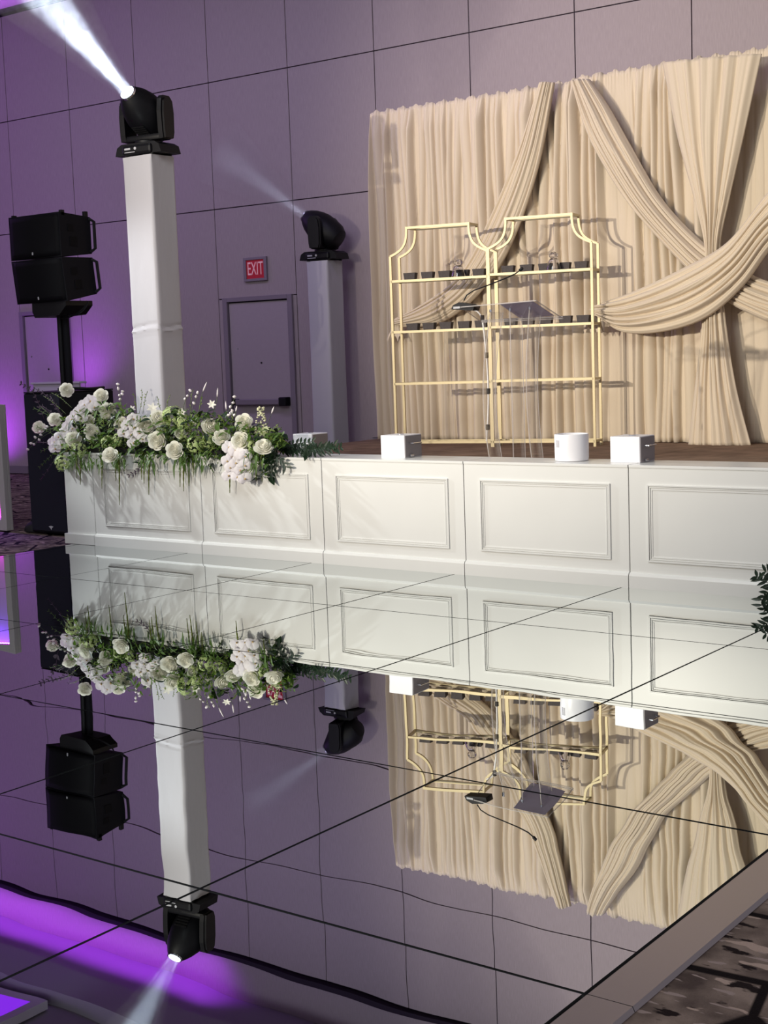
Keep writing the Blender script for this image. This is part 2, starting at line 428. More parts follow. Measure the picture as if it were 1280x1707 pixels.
# ------------------------------------------------------------------ mirrored floor
e = thing('mirrored_dance_floor', (0, 0, 0), 'large mirrored dance floor of square panels in front of the stage', 'dance floor')
rnd = random.Random(3)
for i in range(7):
    for j in range(-3, 4):
        x1 = -i*T; x0 = x1-T; y0 = j*T; y1 = y0+T
        if j == 3: y1 = FY-0.012
        if i == 6: x0 = -7.40
        gp = 0.0055
        b = MB(); hx, hy = (x1-x0)/2-gp, (y1-y0)/2-gp
        b.box(-hx, hx, -hy, hy, -0.006, 0.0)
        o = b.build('mirror_panel', M_mirror, e); o.location = ((x0+x1)/2, (y0+y1)/2, 0)
        o.rotation_euler = (rnd.uniform(-1, 1)*0.0005, rnd.uniform(-1, 1)*0.0005, 0)
b = MB(); b.box(-7.42, 0.002, -3*T, FY-0.004, -0.012, -0.007); b.build('black_underlay', M_seam, e)
for j in range(-3, 4):
    b = MB(); y0 = j*T+0.0015; y1 = (j+1)*T-0.0015
    if j == 3: y1 = FY-0.01
    b.prism([(0.006, -0.011), (0.006, 0.001), (0.120, 0.001), (0.126, -0.011)], 1, y0, y1)
    b.build('edge_trim', M_alu, e)

# ------------------------------------------------------------------ white fascia units in front of the stage
edges = [-7.13, -5.94, -4.765, -3.575, -2.39, -1.2, 0.0]
names = ['white panelled stage fascia unit under the flowers, at the left corner', 'white panelled stage fascia unit crossed by the flowers\' shadow and topped by the last roses',
         'white panelled stage fascia unit below the leftmost chrome-handled white box', 'white panelled stage fascia unit with the round white pot standing on it',
         'white panelled stage fascia unit, rightmost one in the picture', 'white panelled stage fascia unit beyond the right picture edge']
def fascia(x0, x1, label):
    w = x1-x0-0.006; H = FZ
    e = thing('stage_fascia_unit', ((x0+x1)/2, FY, 0), label, 'stage fascia', 'white panelled fascia units along the stage front')
    b = MB(); h = w/2
    b.box(-h, h, 0, 0.018, 0.004, H-0.018, 0.0015); b.box(-h, -h+0.02, 0.018, 0.34, 0.004, H-0.018); b.box(h-0.02, h, 0.018, 0.34, 0.004, H-0.018)
    b.build('fascia_board', M_white, e)
    b = MB(); b.box(-h, h, -0.004, 0.35, H-0.018, H, 0.003); b.build('top_ledge', M_white, e)
    b = MB(); b.prism([(-0.0, 0.0), (-0.02, 0.0), (-0.02, 0.075), (-0.012, 0.09), (0.0, 0.095)], 0, -h, h); b.build('baseboard', M_white, e)
    # picture-frame moulding: three stepped beads
    b = MB(); ix = h-0.12; zb, zt = 0.165, H-0.115
    def ring(off, wd, dp):
        x0_, x1_, a, c = -ix+off, ix-off, zb+off, zt-off
        for q in ((x0_, x1_, a, a+wd), (x0_, x1_, c-wd, c), (x0_, x0_+wd, a+wd, c-wd), (x1_-wd, x1_, a+wd, c-wd)):
            b.box(q[0], q[1], -dp, 0.0, q[2], q[3], 0.0012)
    ring(0, 0.010, 0.010); ring(0.013, 0.007, 0.006); ring(0.024, 0.009, 0.004)
    b.build('panel_moulding', M_white, e)
    return e
for k in range(5): fascia(edges[k], edges[k+1], names[k])
e = thing('fascia_corner_post', (-7.305, FY, 0), 'narrow plain white corner piece ending the stage fascia on the left', 'stage fascia')
b = MB(); b.box(-0.165, 0.171, 0.0, 0.34, 0.004, FZ-0.0, 0.003); b.build('post_body', M_white, e)
b = MB(); b.box(-0.185, 0.171, -0.02, 0.36, 0.0, 0.085, 0.004); b.build('baseboard', M_white, e)

# ================================================================== DRAPES
def folds_fn(seed, length, wmin, wmax, amp):
    r = random.Random(seed); L = []; x = -0.05
    while x < length+0.05:
        w = r.uniform(wmin, wmax); L.append((x+w/2, w, amp*r.uniform(0.45, 1.0)*min(1, w/wmax+0.35), r.uniform(0, 6.28), r.uniform(0.4, 1.2))); x += w*r.uniform(0.85, 1.25)
    return L
def drape_panel(name, X0, X1, Z0, Z1, Y, seed, label, smooth_zones=(), nx=760, nz=70, group=None):
    r = np.random.RandomState(seed)
    L = folds_fn(seed, X1-X0, 0.045, 0.12, 0.14)
    fine = folds_fn(seed+7, X1-X0, 0.018, 0.035, 0.012)
    x = np.linspace(0, X1-X0, nx); G = []
    for i in range(nz):
        t = i/(nz-1); z = Z0+(Z1-Z0)*t
        top = max(0.0, (t-0.93)/0.07); gather = 1-0.75*top
        y = np.zeros(nx)
        for c, w, a, ph, dr in L:
            cc = c + 0.020*dr*np.sin(ph+1.7*z) + 0.012*np.sin(ph*2+3.1*z)
            ww = w*(1+0.15*np.sin(ph+z*1.3)); u = np.abs((x-cc)/(ww*0.5))
            prof = np.where(u < 1, np.cos(np.clip(u, 0, 1)*pi/2)**0.55, 0)
            y = np.maximum(y, a*prof*(0.75+0.25*np.sin(ph+z*0.9)))
        for (za, zb_, k) in smooth_zones:
            m = np.clip(np.minimum((x+X0-za)/0.05, (zb_-(x+X0))/0.05), 0, 1); y = y*(1-m*(1-k))
        yf = np.zeros(nx)
        for c, w, a, ph, dr in fine:
            u = np.abs((x-c)/(w*0.5)); yf = np.maximum(yf, np.where(u < 1, a*np.cos(np.clip(u, 0, 1)*pi/2), 0))
        y = y*gather + yf*(0.10+1.0*top)
        zz = z + (0.012*np.sin(x*41+seed)+0.006*np.sin(x*97))*(1 if i == nz-1 else 0)
        yy = Y - y + 0.012*np.sin(x*2.3+seed)
        G.append([(X0+a_, b_, (zz[k] if hasattr(zz, '__len__') else zz)) for k, (a_, b_) in enumerate(zip(x, yy))])
    b = MB(); b.grid(G)
    o = b.build(name, M_drape, smooth='full')
    o.modifiers.new('cloth_thickness', 'SOLIDIFY').thickness = 0.003
    return tag(o, label, 'curtain', group)

TOPZ = 3.76
drape_panel('backdrop_curtain', -6.93, -4.70, STZ+0.004, TOPZ, 8.55, 11, 'beige pleated backdrop curtain at the left, behind the gold shelves', nx=620)
drape_panel('backdrop_curtain', -4.70, -1.7, STZ+0.004, TOPZ+0.02, 8.55, 23, 'beige pleated backdrop curtain at the right, behind the crossing swags',
            smooth_zones=((-4.45, -4.12, 0.12), (-3.42, -2.2, 0.15)), nx=760)

def swag(name, left, right, Y, label, seed, nfold=7, amp=0.035, n=110, m=84, bulge=0.05, cat='curtain swag', gather=()):
    L = catmull(left, n); R = catmull(right, n); r = random.Random(seed)
    fl = [(i+0.5+r.uniform(-0.28, 0.28))/nfold for i in range(nfold)]
    fw = [r.uniform(0.55, 1.15)/nfold for _ in range(nfold)]; fa = [r.uniform(0.55, 1.1) for _ in range(nfold)]; fp = [r.uniform(0, 6.28) for _ in range(nfold)]
    G = []
    for i in range(n):
        t = i/(n-1); l = onY(L[i][0], L[i][1], Y); q = onY(R[i][0], R[i][1], Y); wd = (q-l).length
        row = []
        a = 1.35*amp*min(1.0, wd/0.18+0.25)
        for j in range(m):
            v = j/(m-1); h = 0
            for c, w, k, ph in zip(fl, fw, fa, fp):
                cc = c+0.022*sin(ph+5*t)+0.01*sin(ph*3+13*t); u = abs(v-cc)/(w*0.62)
                if u < 1: h = max(h, k*cos(u*pi/2)**0.8)
            h2 = 0.18*abs(sin(v*nfold*pi*2.3+ph+2*t))
            edge = sin(pi*min(max(v, 0), 1))**0.5
            p = l.lerp(q, v)
            dy = -(bulge*edge + a*(h+h2)*(0.35+0.65*edge))
            p = Vector((p.x, p.y+dy, p.z))
            row.append(p)
        G.append(row)
    b = MB(); b.grid(G); o = b.build(name, M_drape, smooth='full')
    o.modifiers.new('cloth_thickness', 'SOLIDIFY').thickness = 0.003
    if name == 'curtain_swag': SW.append(o)
    return tag(o, label, cat, 'gathered drape swags')

SW = []
# swag falling to the left tie
swag('curtain_swag', [(903,139),(866,250),(816,369),(764,462),(700,510),(660,532)], [(926,138),(897,286),(850,415),(797,492),(735,538),(664,546)], 8.42,
     'narrow beige swag sweeping down left from the top centre behind the gold shelves', 5, nfold=6, amp=0.04)
# swag falling right, crosses behind
swag('curtain_swag', [(956,136),(970,190),(991,245),(1048,338),(1110,410),(1170,470),(1225,510),(1300,545)], [(984,133),(1016,180),(1050,240),(1105,333),(1170,402),(1225,440),(1262,462),(1320,480)], 8.40,
     'beige swag from the top centre falling down right behind the crossing swag', 6, nfold=7, amp=0.045)
# hourglass column
swag('curtain_column', [(1105,105),(1130,230),(1160,340),(1177,420),(1172,540),(1160,640),(1148,742)], [(1270,90),(1240,225),(1216,330),(1200,415),(1208,520),(1226,640),(1252,742)], 8.36,
     'beige hourglass drape pinched where the right-hand swags cross', 9, nfold=8, amp=0.035, bulge=0.03)
# front swag from the upper right down to the tie beside the shelf
swag('curtain_swag', [(1340,250),(1280,322),(1213,404),(1136,449),(1058,486),(1020,500),(992,510)], [(1420,330),(1300,400),(1239,477),(1180,528),(1110,552),(1040,553),(994,524)], 8.26,
     'wide beige swag in front, gathered to a tie beside the right gold shelf', 12, nfold=8, amp=0.045, bulge=0.07)
# gathered ends beyond the ties, parts of their swags
def tie_end(c, par):
    par_loc = Vector(c)
    b = MB(); b.lathe([(0.018, -0.02), (0.028, -0.008), (0.028, 0.008), (0.018, 0.02)], 16, Matrix.Translation(par_loc) @ Matrix.Rotation(pi/2, 4, 'Y')); b.build('tie_knot', M_drape, par, smooth=True)
    G = []
    for i in range(14):
        t = i/13; row = []
        for j in range(26):
            v = j/25; w = 0.02+0.075*t
            row.append((par_loc.x+w*(v-0.5)*2 - 0.02*t, par_loc.y-0.03-0.018*abs(sin(v*9+t)), par_loc.z-0.01-0.17*t*(0.9+0.15*sin(v*21))))
        G.append(row)
    b = MB(); b.grid(G); b.build('loose_tail', M_drape, par, smooth='full')
tie_end(tuple(onY(996, 518, 8.28)), SW[2])
tie_end(tuple(onY(664, 536, 8.40)), SW[0])
# pipe holding the curtain
b = MB(); b.tube([(-6.95, 8.60, 3.735), (-1.7, 8.60, 3.735)], 0.022, 10)
e = thing('pipe_and_drape_frame', (-4.3, 8.6, STZ), 'metal pipe frame carrying the beige backdrop curtain', 'curtain frame')
reparent(b.build('cross_pipe', M_steel, smooth=True), e)
for xx in (-6.9, -4.7, -1.75):
    b = MB(); b.tube([(xx, 8.64, STZ), (xx, 8.64, 3.74)], 0.024, 10); b.box(xx-0.2, xx+0.2, 8.60, 8.86, STZ, STZ+0.012)
    reparent(b.build('upright_pipe', M_steel, smooth=True), e)

# ================================================================== GOLD SHELVES
def arch_unit(F0, ang, label, kz=1.0):
    Wd, Dp, tw = 0.915, 0.20, 0.021
    e = thing('arched_shelf', (F0[0], F0[1], STZ), label, 'shelf unit', 'gold arched shelving units', ang)
    lv = [0.045, 0.575, 1.04, 1.492]; sh = 1.715*kz; tp = 1.957*kz
    lv = [l*kz for l in lv]
    for y, nm in ((0, 'front'), (Dp, 'back')):
        b = MB()
        for x in (0, Wd): b.bar((x, y, 0), (x, y, sh), tw)
        for s in (0, 1):
            xa, xb = (0, 0.165) if s == 0 else (Wd, Wd-0.165)
            pts = bez((xa, y, sh), (xa+(xb-xa)*0.72, y, sh+0.045), (xb, y, sh+0.085), (xb, y, tp-0.0), 12)
            for p, q in zip(pts[:-1], pts[1:]): b.bar(p, q, tw*0.92)
        b.bar((0.165-tw/2, y, tp), (Wd-0.165+tw/2, y, tp), tw)
        b.build('arched_frame', M_gold, e)
    for x, z in [(x, z) for x in (0, Wd) for z in lv]+[(0.165, tp), (Wd-0.165, tp)]:
        b = MB(); b.bar((x, 0, z), (x, Dp, z), tw*0.9); b.build('side_rail', M_gold, e)
    for i, z in enumerate(lv):
        for y in (0, Dp):
            b = MB(); b.bar((0, y, z), (Wd, y, z), tw); b.build('shelf_rail', M_gold, e)
        if i: 
            b = MB(); b.box(0.012, Wd-0.012, 0.012, Dp-0.012, z+0.003, z+0.0105); b.build('shelf_pane', M_acryl, e)
    return e, lv
A1, lv1 = arch_unit((-6.066, 7.60), 0.22, 'gold metal arched shelf unit on the left, joined beside a taller-standing twin', 0.992)
A2, lv2 = arch_unit((-5.163, 7.802), 0.22, 'gold metal arched shelf unit on the right, behind the clear lectern', 1.0)

def tray_mesh():
    b = MB(); x0, x1, y0, y1, h = -0.056, 0.056, -0.035, 0.035, 0.064
    i = 0.007
    outer = [(-0.048,-0.03,0),(0.048,-0.03,0),(0.048,0.03,0),(-0.048,0.03,0),(x0,y0,h),(x1,y0,h),(x1,y1,h),(x0,y1,h)]
    inner = [(x0+i,y0+i,h),(x1-i,y0+i,h),(x1-i,y1-i,h),(x0+i,y1-i,h),(x0+i,y0+i,h-0.01),(x1-i,y0+i,h-0.01),(x1-i,y1-i,h-0.01),(x0+i,y1-i,h-0.01)]
    b.add(outer+inner, [(0,3,2,1),(0,1,5,4),(1,2,6,5),(2,3,7,6),(3,0,4,7),(4,5,9,8),(5,6,10,9),(6,7,11,10),(7,4,8,11),(8,9,13,12),(9,10,14,13),(10,11,15,14),(11,8,12,15),(12,13,14,15)])
    return b.mesh('tray', M_tray)
TM = tray_mesh()
words = ['leftmost', 'second from left', 'middle', 'second from right', 'rightmost']
for A, lv, un in ((A1, lv1, 'left'), (A2, lv2, 'right')):
    for li, lname in ((3, 'top'), (2, 'middle')):
        for k in range(5):
            o = D.objects.new('charcoal_tray', TM); COL.objects.link(o)
            lx = 0.14+0.172*k*0.96+random.Random(k*7+li).uniform(-0.008, 0.008)
            mx = Matrix.Translation(A.location) @ Matrix.Rotation(0.22, 4, 'Z') @ Matrix.Translation((lx, 0.125, lv[li]+0.0105))
            o.matrix_world = mx
            tag(o, f'small charcoal tray, {words[k]} of five, {lname} shelf of {un} gold unit', 'tray', 'small charcoal trays on the gold shelves')
    # crystal votive
    mx = Matrix.Translation(A.location) @ Matrix.Rotation(0.22, 4, 'Z') @ Matrix.Translation((0.565 if A is A2 else 0.62, 0.06, lv[3]+0.0105))
    o = D.objects.new('crystal_bell', None); COL.objects.link(o); o.matrix_world = mx
    tag(o, f'clear crystal bell-shaped holder on the top shelf of the {un} gold unit', 'glass holder', 'crystal holders on the gold shelves')
    o.scale = (1.2, 1.2, 1.15)
    b = MB(); b.lathe([(0.055, 0), (0.052, 0.02), (0.045, 0.05), (0.034, 0.075), (0.022, 0.088), (0.018, 0.088), (0.028, 0.072), (0.038, 0.05), (0.045, 0.02), (0.047, 0)], 24, cap=False); b.build('bell', M_glass, o, smooth='full')
    b = MB(); b.lathe([(0.004, 0.082), (0.022, 0.088), (0.034, 0.102), (0.034, 0.116), (0.024, 0.130), (0.004, 0.136)], 12); b.build('faceted_top', M_glass, o)

# ================================================================== LECTERN
LT = [onY(768, 512, 5.55), onY(893, 501, 5.50), onY(938, 531, 5.82), onY(803, 537, 5.92)]
cx = sum(p.x for p in LT)/4; cyy = sum(p.y for p in LT)/4
e = thing('acrylic_lectern', (cx, cyy, STZ), 'clear acrylic lectern with sloping top standing on the stage before the shelves', 'lectern')
off = Vector((cx, cyy, STZ))
def quadplate(P, th, mb):
    n = (P[1]-P[0]).cross(P[3]-P[0]).normalized()*th/2
    vs = [p+n for p in P]+[p-n for p in P]
    mb.add([v-off for v in vs], [(0,1,2,3),(7,6,5,4),(0,4,5,1),(1,5,6,2),(2,6,7,3),(3,7,4,0)])
b = MB(); quadplate(LT, 0.012, b); b.build('reading_top', M_acryl, e)
b = MB()
for i in range(4): b.tube([LT[i]-off, LT[(i+1) % 4]-off], 0.004, 6)
b.tube([LT[3]-off+Vector((0,0,.012)), LT[2]-off+Vector((0,0,.012))], 0.004, 6)
b.build('plate_edge', M_acryle, e)
def lp(u, v, h=0.0): return LT[0].lerp(LT[1], u).lerp(LT[3].lerp(LT[2], u), v)+Vector((0, 0, h))
# three clear uprights with a waist
for k, (u, c) in enumerate(((0.30, -0.05), (0.55, 0.0), (0.80, -0.03))):
    b = MB(); t0 = lp(u, 0.35)-off; t1 = lp(u, 0.75)-off; G = []
    for i in range(17):
        s = i/16; z = 0.02+(t0.z-0.03)*s; wob = c*sin(pi*s)*1.3 - (0.03 if k == 0 else 0)*(1-s)
        G.append([(t0.x+wob, t0.y-0.0, z), (t0.x+wob, t1.y+0.02, z)])
    b.grid(G); o = b.build('acrylic_upright', M_acryl, e, smooth='full'); o.modifiers.new('sheet_thickness', 'SOLIDIFY').thickness = 0.010
    b = MB()
    b.tube([row[0] for row in G], 0.0032, 6); b.tube([row[1] for row in G], 0.0028, 6)
    b.build('upright_edge', M_acryle, e, smooth=True)
    b = MB(); b.tube([G[-1][0], (G[-1][0][0], G[-1][0][1], G[-1][0][2]+0.02)], 0.010, 10); b.build('steel_bolt', M_chrome, e)
b = MB(); b.box(-0.30, 0.27, -0.20, 0.22, 0.0, 0.018, 0.003); b.build('foot_plate', M_acryl, e)
# sheet of paper-like panel lying on the plate
b = MB(); P = [lp(0.50, 0.12, 0.010), lp(0.93, 0.10, 0.010), lp(0.93, 0.90, 0.010), lp(0.50, 0.94, 0.010)]
n = Vector((0, 0, 0.0015)); b.add([p+n for p in P]+[p-n for p in P], [(0,1,2,3),(7,6,5,4),(0,4,5,1),(1,5,6,2),(2,6,7,3),(3,7,4,0)])
tag(b.build('document_sheet', M_paper), 'grey sheet lying on the clear lectern top', 'paper')
# microphone
mb_ = onY(776, 512, 5.60)
e = thing('gooseneck_microphone', mb_, 'black gooseneck microphone on the left corner of the clear lectern', 'microphone')
b = MB(); b.prism([(-0.095,-0.012),(0.085,-0.028),(0.095,0.0),(0.06,0.018),(-0.03,0.034),(-0.08,0.016)], 1, -0.04, 0.04); 
b.build('microphone_base', M_dark, e)
b = MB(); b.box(-0.075, -0.02, -0.042, -0.038, -0.008, 0.006); b.box(0.0, 0.06, -0.042, -0.038, 0.0, 0.004); b.build('switch', M_steel, e)
pts = [onY(*p, 5.60)-mb_ for p in ((773,501),(778,492),(790,484),(812,476),(840,465),(858,457),(866,451),(871,447))]
b = MB(); b.tube(pts, 0.0045, 8); b.build('gooseneck', M_dark, e, smooth=True)
b = MB(); b.tube(pts[-2:], 0.010, 10); b.build('microphone_capsule', M_dark, e, smooth=True)
b = MB(); pts = [onY(*p, 5.98) for p in ((789,516),(799,522),(804,535),(808,565),(812,610),(814,660),(813,700),(811,735))]
e = thing('microphone_cable', pts[-1], 'thin white cable hanging from the lectern microphone down to the stage', 'cable')
b.tube([p-pts[-1] for p in catmull(pts, 30)] if False else [Vector(q)-pts[-1] for q in catmull([tuple(p) for p in pts], 30)], 0.006, 8); b.build('cable_run', M_cable, e, smooth=True)
for px, py in ((804, 530), (811, 592), (814, 652), (813, 712)):
    b = MB(); c = onY(px, py, 5.975)-pts[-1]; b.box(c.x-0.011, c.x+0.011, c.y-0.012, c.y+0.012, c.z-0.02, c.z+0.02, 0.003); b.build('cable_clip', M_dark, e)

# ================================================================== WHITE BOXES AND POT
def white_box(loc, s, h, label, rz=0.0):
    e = thing('white_box', loc, label, 'box', 'white boxes with chrome handles', rz)
    w = s
    b = MB(); b.box(0, w, 0, s, 0, h, 0.004); b.build('box_body', M_whitebox, e)
    b = MB(); b.box(w, w+0.004, 0.006, s-0.006, 0.006, h-0.006); b.build('shaded_side_plate', M_boxshade, e)  # side of the white box, its shade painted in grey
    z = h*0.64; x = w+0.004
    b = MB(); b.tube([(x, 0.05, z), (x+0.03, 0.05, z), (x+0.03, s-0.05, z), (x, s-0.05, z)], 0.005, 8)
    b.build('bar_handle', M_chrome, e, smooth=True)
    b = MB(); b.box(x, x+0.012, 0.05, 0.09, 0.008, 0.022, 0.002); b.build('latch', M_chrome, e)
    b = MB(); b.lathe([(0.022, 0), (0.022, 0.006)], 16, Matrix.Translation((w/2, s/2, h))); b.build('lid_knob', M_chrome, e)
    return e
white_box((-4.325, FY+0.115, FZ), 0.20, 0.155, 'white box with chrome side handle, standing left of the lectern on the fascia ledge')
white_box((-2.575, FY+0.125, FZ), 0.20, 0.160, 'white box with chrome side handle, standing right of the round white pot')
white_box((-5.585, FY+0.67, STZ), 0.19, 0.262, 'white box with side handle partly behind the trailing leaves')
e = thing('round_pot', (-2.885, FY+0.20, FZ), 'round white glossy pot on the stage ledge between lectern and white box', 'pot')
b = MB(); b.lathe([(0.095, 0), (0.104, 0.004), (0.107, 0.02), (0.108, 0.165), (0.105, 0.170), (0.100, 0.168), (0.099, 0.02), (0.001, 0.016)], 40); b.build('pot_body', M_whitebox, e, smooth=True)
b = MB()
for dx in (-0.10, 0.06):
    pass
for a in (-2.05, -1.90):
    b.prism([(-0.0035, 0.09), (0.0035, 0.09), (0.0035, 0.135), (-0.0035, 0.135)], 1, -0.111, -0.1075, Matrix.Rotation(a+pi/2, 4, 'Z'))
b.build('printed_mark', M_logo, e)

# ================================================================== PILLARS AND MOVING HEADS
def pillar(x0, x1, y0, y1, z0, z1, label, seam):
    e = thing('fabric_pillar', ((x0+x1)/2, (y0+y1)/2, z0), label, 'pillar', 'white fabric-covered pillars')
    hx, hy = (x1-x0)/2, (y1-y0)/2; rr = 0.022; r = random.Random(int(z1*10))
    ring = []
    for cx_, cy_, a0 in ((hx-rr, hy-rr, 0), (-hx+rr, hy-rr, pi/2), (-hx+rr, -hy+rr, pi), (hx-rr, -hy+rr, 1.5*pi)):
        for k in range(5): a = a0+pi/2*k/4; ring.append((cx_+rr*cos(a), cy_+rr*sin(a), cos(a), sin(a)))
    # densify flat sides
    dense = []
    for i, p in enumerate(ring):
        q = ring[(i+1) % len(ring)]; dense.append(p)
        if (Vector(p[:2])-Vector(q[:2])).length > 0.1:
            for k in range(1, 10): t = k/10; dense.append(tuple(a+(c-a)*t for a, c in zip(p, q)))
    H = z1-z0; G = []; nz = 160
    for i in range(nz):
        z = H*i/(nz-1); row = []
        for k, (x, y, nx_, ny_) in enumerate(dense):
            d = 0.0015*sin(3.1*z+k*0.2)
            if seam:
                for zc, am in ((seam-z0, 0.010), (seam-z0+0.035, -0.008), (seam-z0-0.03, 0.004)):
                    d += am*math.exp(-((z-zc-0.012*sin(k*0.35))/0.010)**2)
            if z > H-0.06: d += 0.004*sin(k*1.3)*(z-H+0.06)/0.06
            l = math.hypot(nx_, ny_) or 1
            row.append((x+nx_/l*d, y+ny_/l*d, z + (0.0 if i < nz-1 else 0)))
        row.append(row[0]); G.append(row)
    b = MB(); b.grid(G)
    b.add([G[-1][k] for k in range(len(dense))], [tuple(range(len(dense)))])
    b.build('fabric_cover', M_stretch, e, smooth=True)
    b = MB(); b.box(-hx-0.02, hx+0.02, -hy-0.02, hy+0.02, 0, 0.006); b.build('base_plate', M_steel, e)
    return e
pillar(-7.09, -6.77, 5.40, 5.67, STZ, 3.085, 'tall white fabric pillar rising behind the flowers, nearest the camera', 1.705)
pillar(-8.285, -8.0, 9.10, 9.37, 0.0, 2.44, 'white fabric pillar by the wall, right of the exit door', None)

def moving_head(loc, rz, d, label, lit):
    e = thing('moving_head_light', loc, label, 'stage light', 'black moving head stage lights', rz)
    R = Matrix.Rotation(-rz, 3, 'Z'); d = (R @ Vector(d)).normalized()
    b = MB()
    b.prism([(-0.235, 0.012), (-0.215, 0.075), (-0.17, 0.100), (0.17, 0.100), (0.215, 0.075), (0.235, 0.012)], 1, -0.125, 0.125)
    b.box(-0.15, 0.15, -0.15, 0.15, 0.008, 0.085, 0.02)
    b.build('base', M_dark, e)
    for sx in (-1, 1):
        for sy in (-1, 1):
            b = MB(); b.lathe([(0.018, 0), (0.018, 0.012)], 10, Matrix.Translation((sx*0.13, sy*0.11, 0))); b.build('rubber_foot', M_seam, e)
    b = MB(); b.box(-0.115, -0.055, -0.153, -0.150, 0.048, 0.062); b.lathe([(0.012, 0), (0.012, 0.004)], 12, Matrix.Translation((-0.005, -0.15, 0.055)) @ Matrix.Rotation(pi/2, 4, 'X'))
    b.box(-0.115, -0.01, -0.153, -0.150, 0.026, 0.031); b.build('control_panel', M_logo, e)
    # yoke: pan so that arm axis is perpendicular to d
    pan = math.atan2(d.y, d.x)+pi/2
    y = D.objects.new('yoke', None); COL.objects.link(y); y.parent = e; y.location = (0, 0, 0.10); y.rotation_euler = (0, 0, pan)
    b = MB(); b.lathe([(0.09, 0), (0.10, 0.006), (0.10, 0.022), (0.085, 0.03)], 28); b.box(-0.205, 0.205, -0.062, 0.062, 0.02, 0.072, 0.018); b.build('yoke_bridge', M_dark, y, smooth=True)
    arm = [(-0.07, 0.03), (0.07, 0.03), (0.088, 0.08), (0.092, 0.24), (0.075, 0.335), (0.045, 0.36), (-0.045, 0.36), (-0.075, 0.335), (-0.088, 0.24), (-0.08, 0.08)]
    for s in (-1, 1):
        b = MB(); b.prism([(a*0.88, c) for a, c in arm], 0, s*0.166, s*0.208); b.prism([(a*0.72, 0.03+(c-0.03)*0.94) for a, c in arm], 0, s*0.208, s*0.226)
        b.build('yoke_arm', M_dark, y)
    # head; its axis in the yoke frame
    h = D.objects.new('lamp_head', None); COL.objects.link(h); h.parent = e
    dz = d.to_track_quat('Z', 'Y').to_matrix().to_4x4()
    h.matrix_local = Matrix.Translation((0, 0, 0.10+0.235)) @ dz
    b = MB(); b.lathe([(0.07, -0.235), (0.115, -0.22), (0.148, -0.16), (0.162, -0.06), (0.162, 0.03), (0.152, 0.09), (0.126, 0.165), (0.094, 0.222), (0.072, 0.250), (0.062, 0.252), (0.058, 0.235)], 36)
    b.build('head_shell', M_dark, h, smooth=True)
    b = MB(); b.lathe([(0.066, 0.248), (0.070, 0.252), (0.069, 0.264), (0.060, 0.266), (0.059, 0.249), (0.064, 0.248)], 36, cap=False); b.build('lens_ring', M_steel if not lit else M_chrome, h, smooth=True)
    b = MB(); b.lathe([(0.001, 0.250), (0.035, 0.249), (0.059, 0.244)], 36, cap=False); b.build('lens', M_lens_on if lit else M_lens_dim, h, smooth=True)
    b = MB()
    for k in range(6):
        b.box(-0.06, 0.06, -0.163, -0.158, -0.08+k*0.022, -0.07+k*0.022)
    b.build('vent', M_seam, h)
    return e
dA = Vector((0.11, -0.835, 0.54)).normalized(); dB = Vector((-0.796, -0.147, 0.588)).normalized()
locA = Vector((-6.93, 5.535, 3.087)); locB = Vector((-8.142, 9.235, 2.442))
moving_head(locA, 0.10, dA, 'black moving head light with its lens lit, on the nearer white pillar', True)
moving_head(locB, 0.10, dB, 'black moving head light tilted left, on the pillar by the wall', False)

# visible beams: haze lit by each lamp's own spot
def haze_mat(name, dens, nsc, lo, hi):
    m = D.materials.new(name); m.use_nodes = True; nt = m.node_tree
    for n in list(nt.nodes): nt.nodes.remove(n)
    o = nt.nodes.new('ShaderNodeOutputMaterial'); v = nt.nodes.new('ShaderNodeVolumeScatter'); v.inputs['Anisotropy'].default_value = 0.0
    v.inputs['Color'].default_value = (0.92, 0.94, 1.0, 1)
    g = nt.nodes.new('ShaderNodeNewGeometry'); n = nt.nodes.new('ShaderNodeTexNoise'); n.inputs['Scale'].default_value = nsc; n.inputs['Detail'].default_value = 6
    n.inputs['Distortion'].default_value = 1.8
    r = nt.nodes.new('ShaderNodeMapRange'); r.inputs[1].default_value = 0.35; r.inputs[2].default_value = 0.7; r.inputs[3].default_value = lo*dens; r.inputs[4].default_value = hi*dens
    nt.links.new(g.outputs['Position'], n.inputs['Vector']); nt.links.new(n.outputs[0], r.inputs[0]); nt.links.new(r.outputs[0], v.inputs['Density'])
    nt.links.new(v.outputs[0], o.inputs['Volume']); return m
def beam(loc, d, r0, k, L, hz, label, power, angle, color, spower, sangle):
    piv = loc + Vector((0, 0, 0.335)); o0 = piv + d*0.27
    q = d.to_track_quat('Z', 'Y').to_matrix().to_4x4()
    b = MB(); b.lathe([(r0*1.05, 0), (r0*1.05+k*L*1.6, L)], 32)
    o = b.build('lit_haze', hz); o.matrix_world = Matrix.Translation(o0) @ q
    tag(o, label, 'haze', kind='stuff')
    l = D.lights.new('lamp_beam', 'AREA'); l.shape = 'DISK'; l.size = r0*2; l.energy = power; l.color = color; l.spread = angle
    lo = D.objects.new('lamp_beam', l); COL.objects.link(lo); aim(lo, o0 + d*0.004, o0+d)
    l = D.lights.new('lamp_core', 'SPOT'); l.energy = spower; l.color = color; l.spot_size = sangle; l.spot_blend = 0.15; l.shadow_soft_size = 0.02
    lo = D.objects.new('lamp_core', l); COL.objects.link(lo); aim(lo, o0 + d*0.006, o0+d)
beam(locA, dA, 0.052, 0.15, 4.2, haze_mat('haze_dense', 0.40, 9.0, 0.15, 2.0), 'bright white smoky light beam rising from the nearer stage light', 3.0, 0.34, (0.75, 0.85, 1.0), 1500, 0.30)
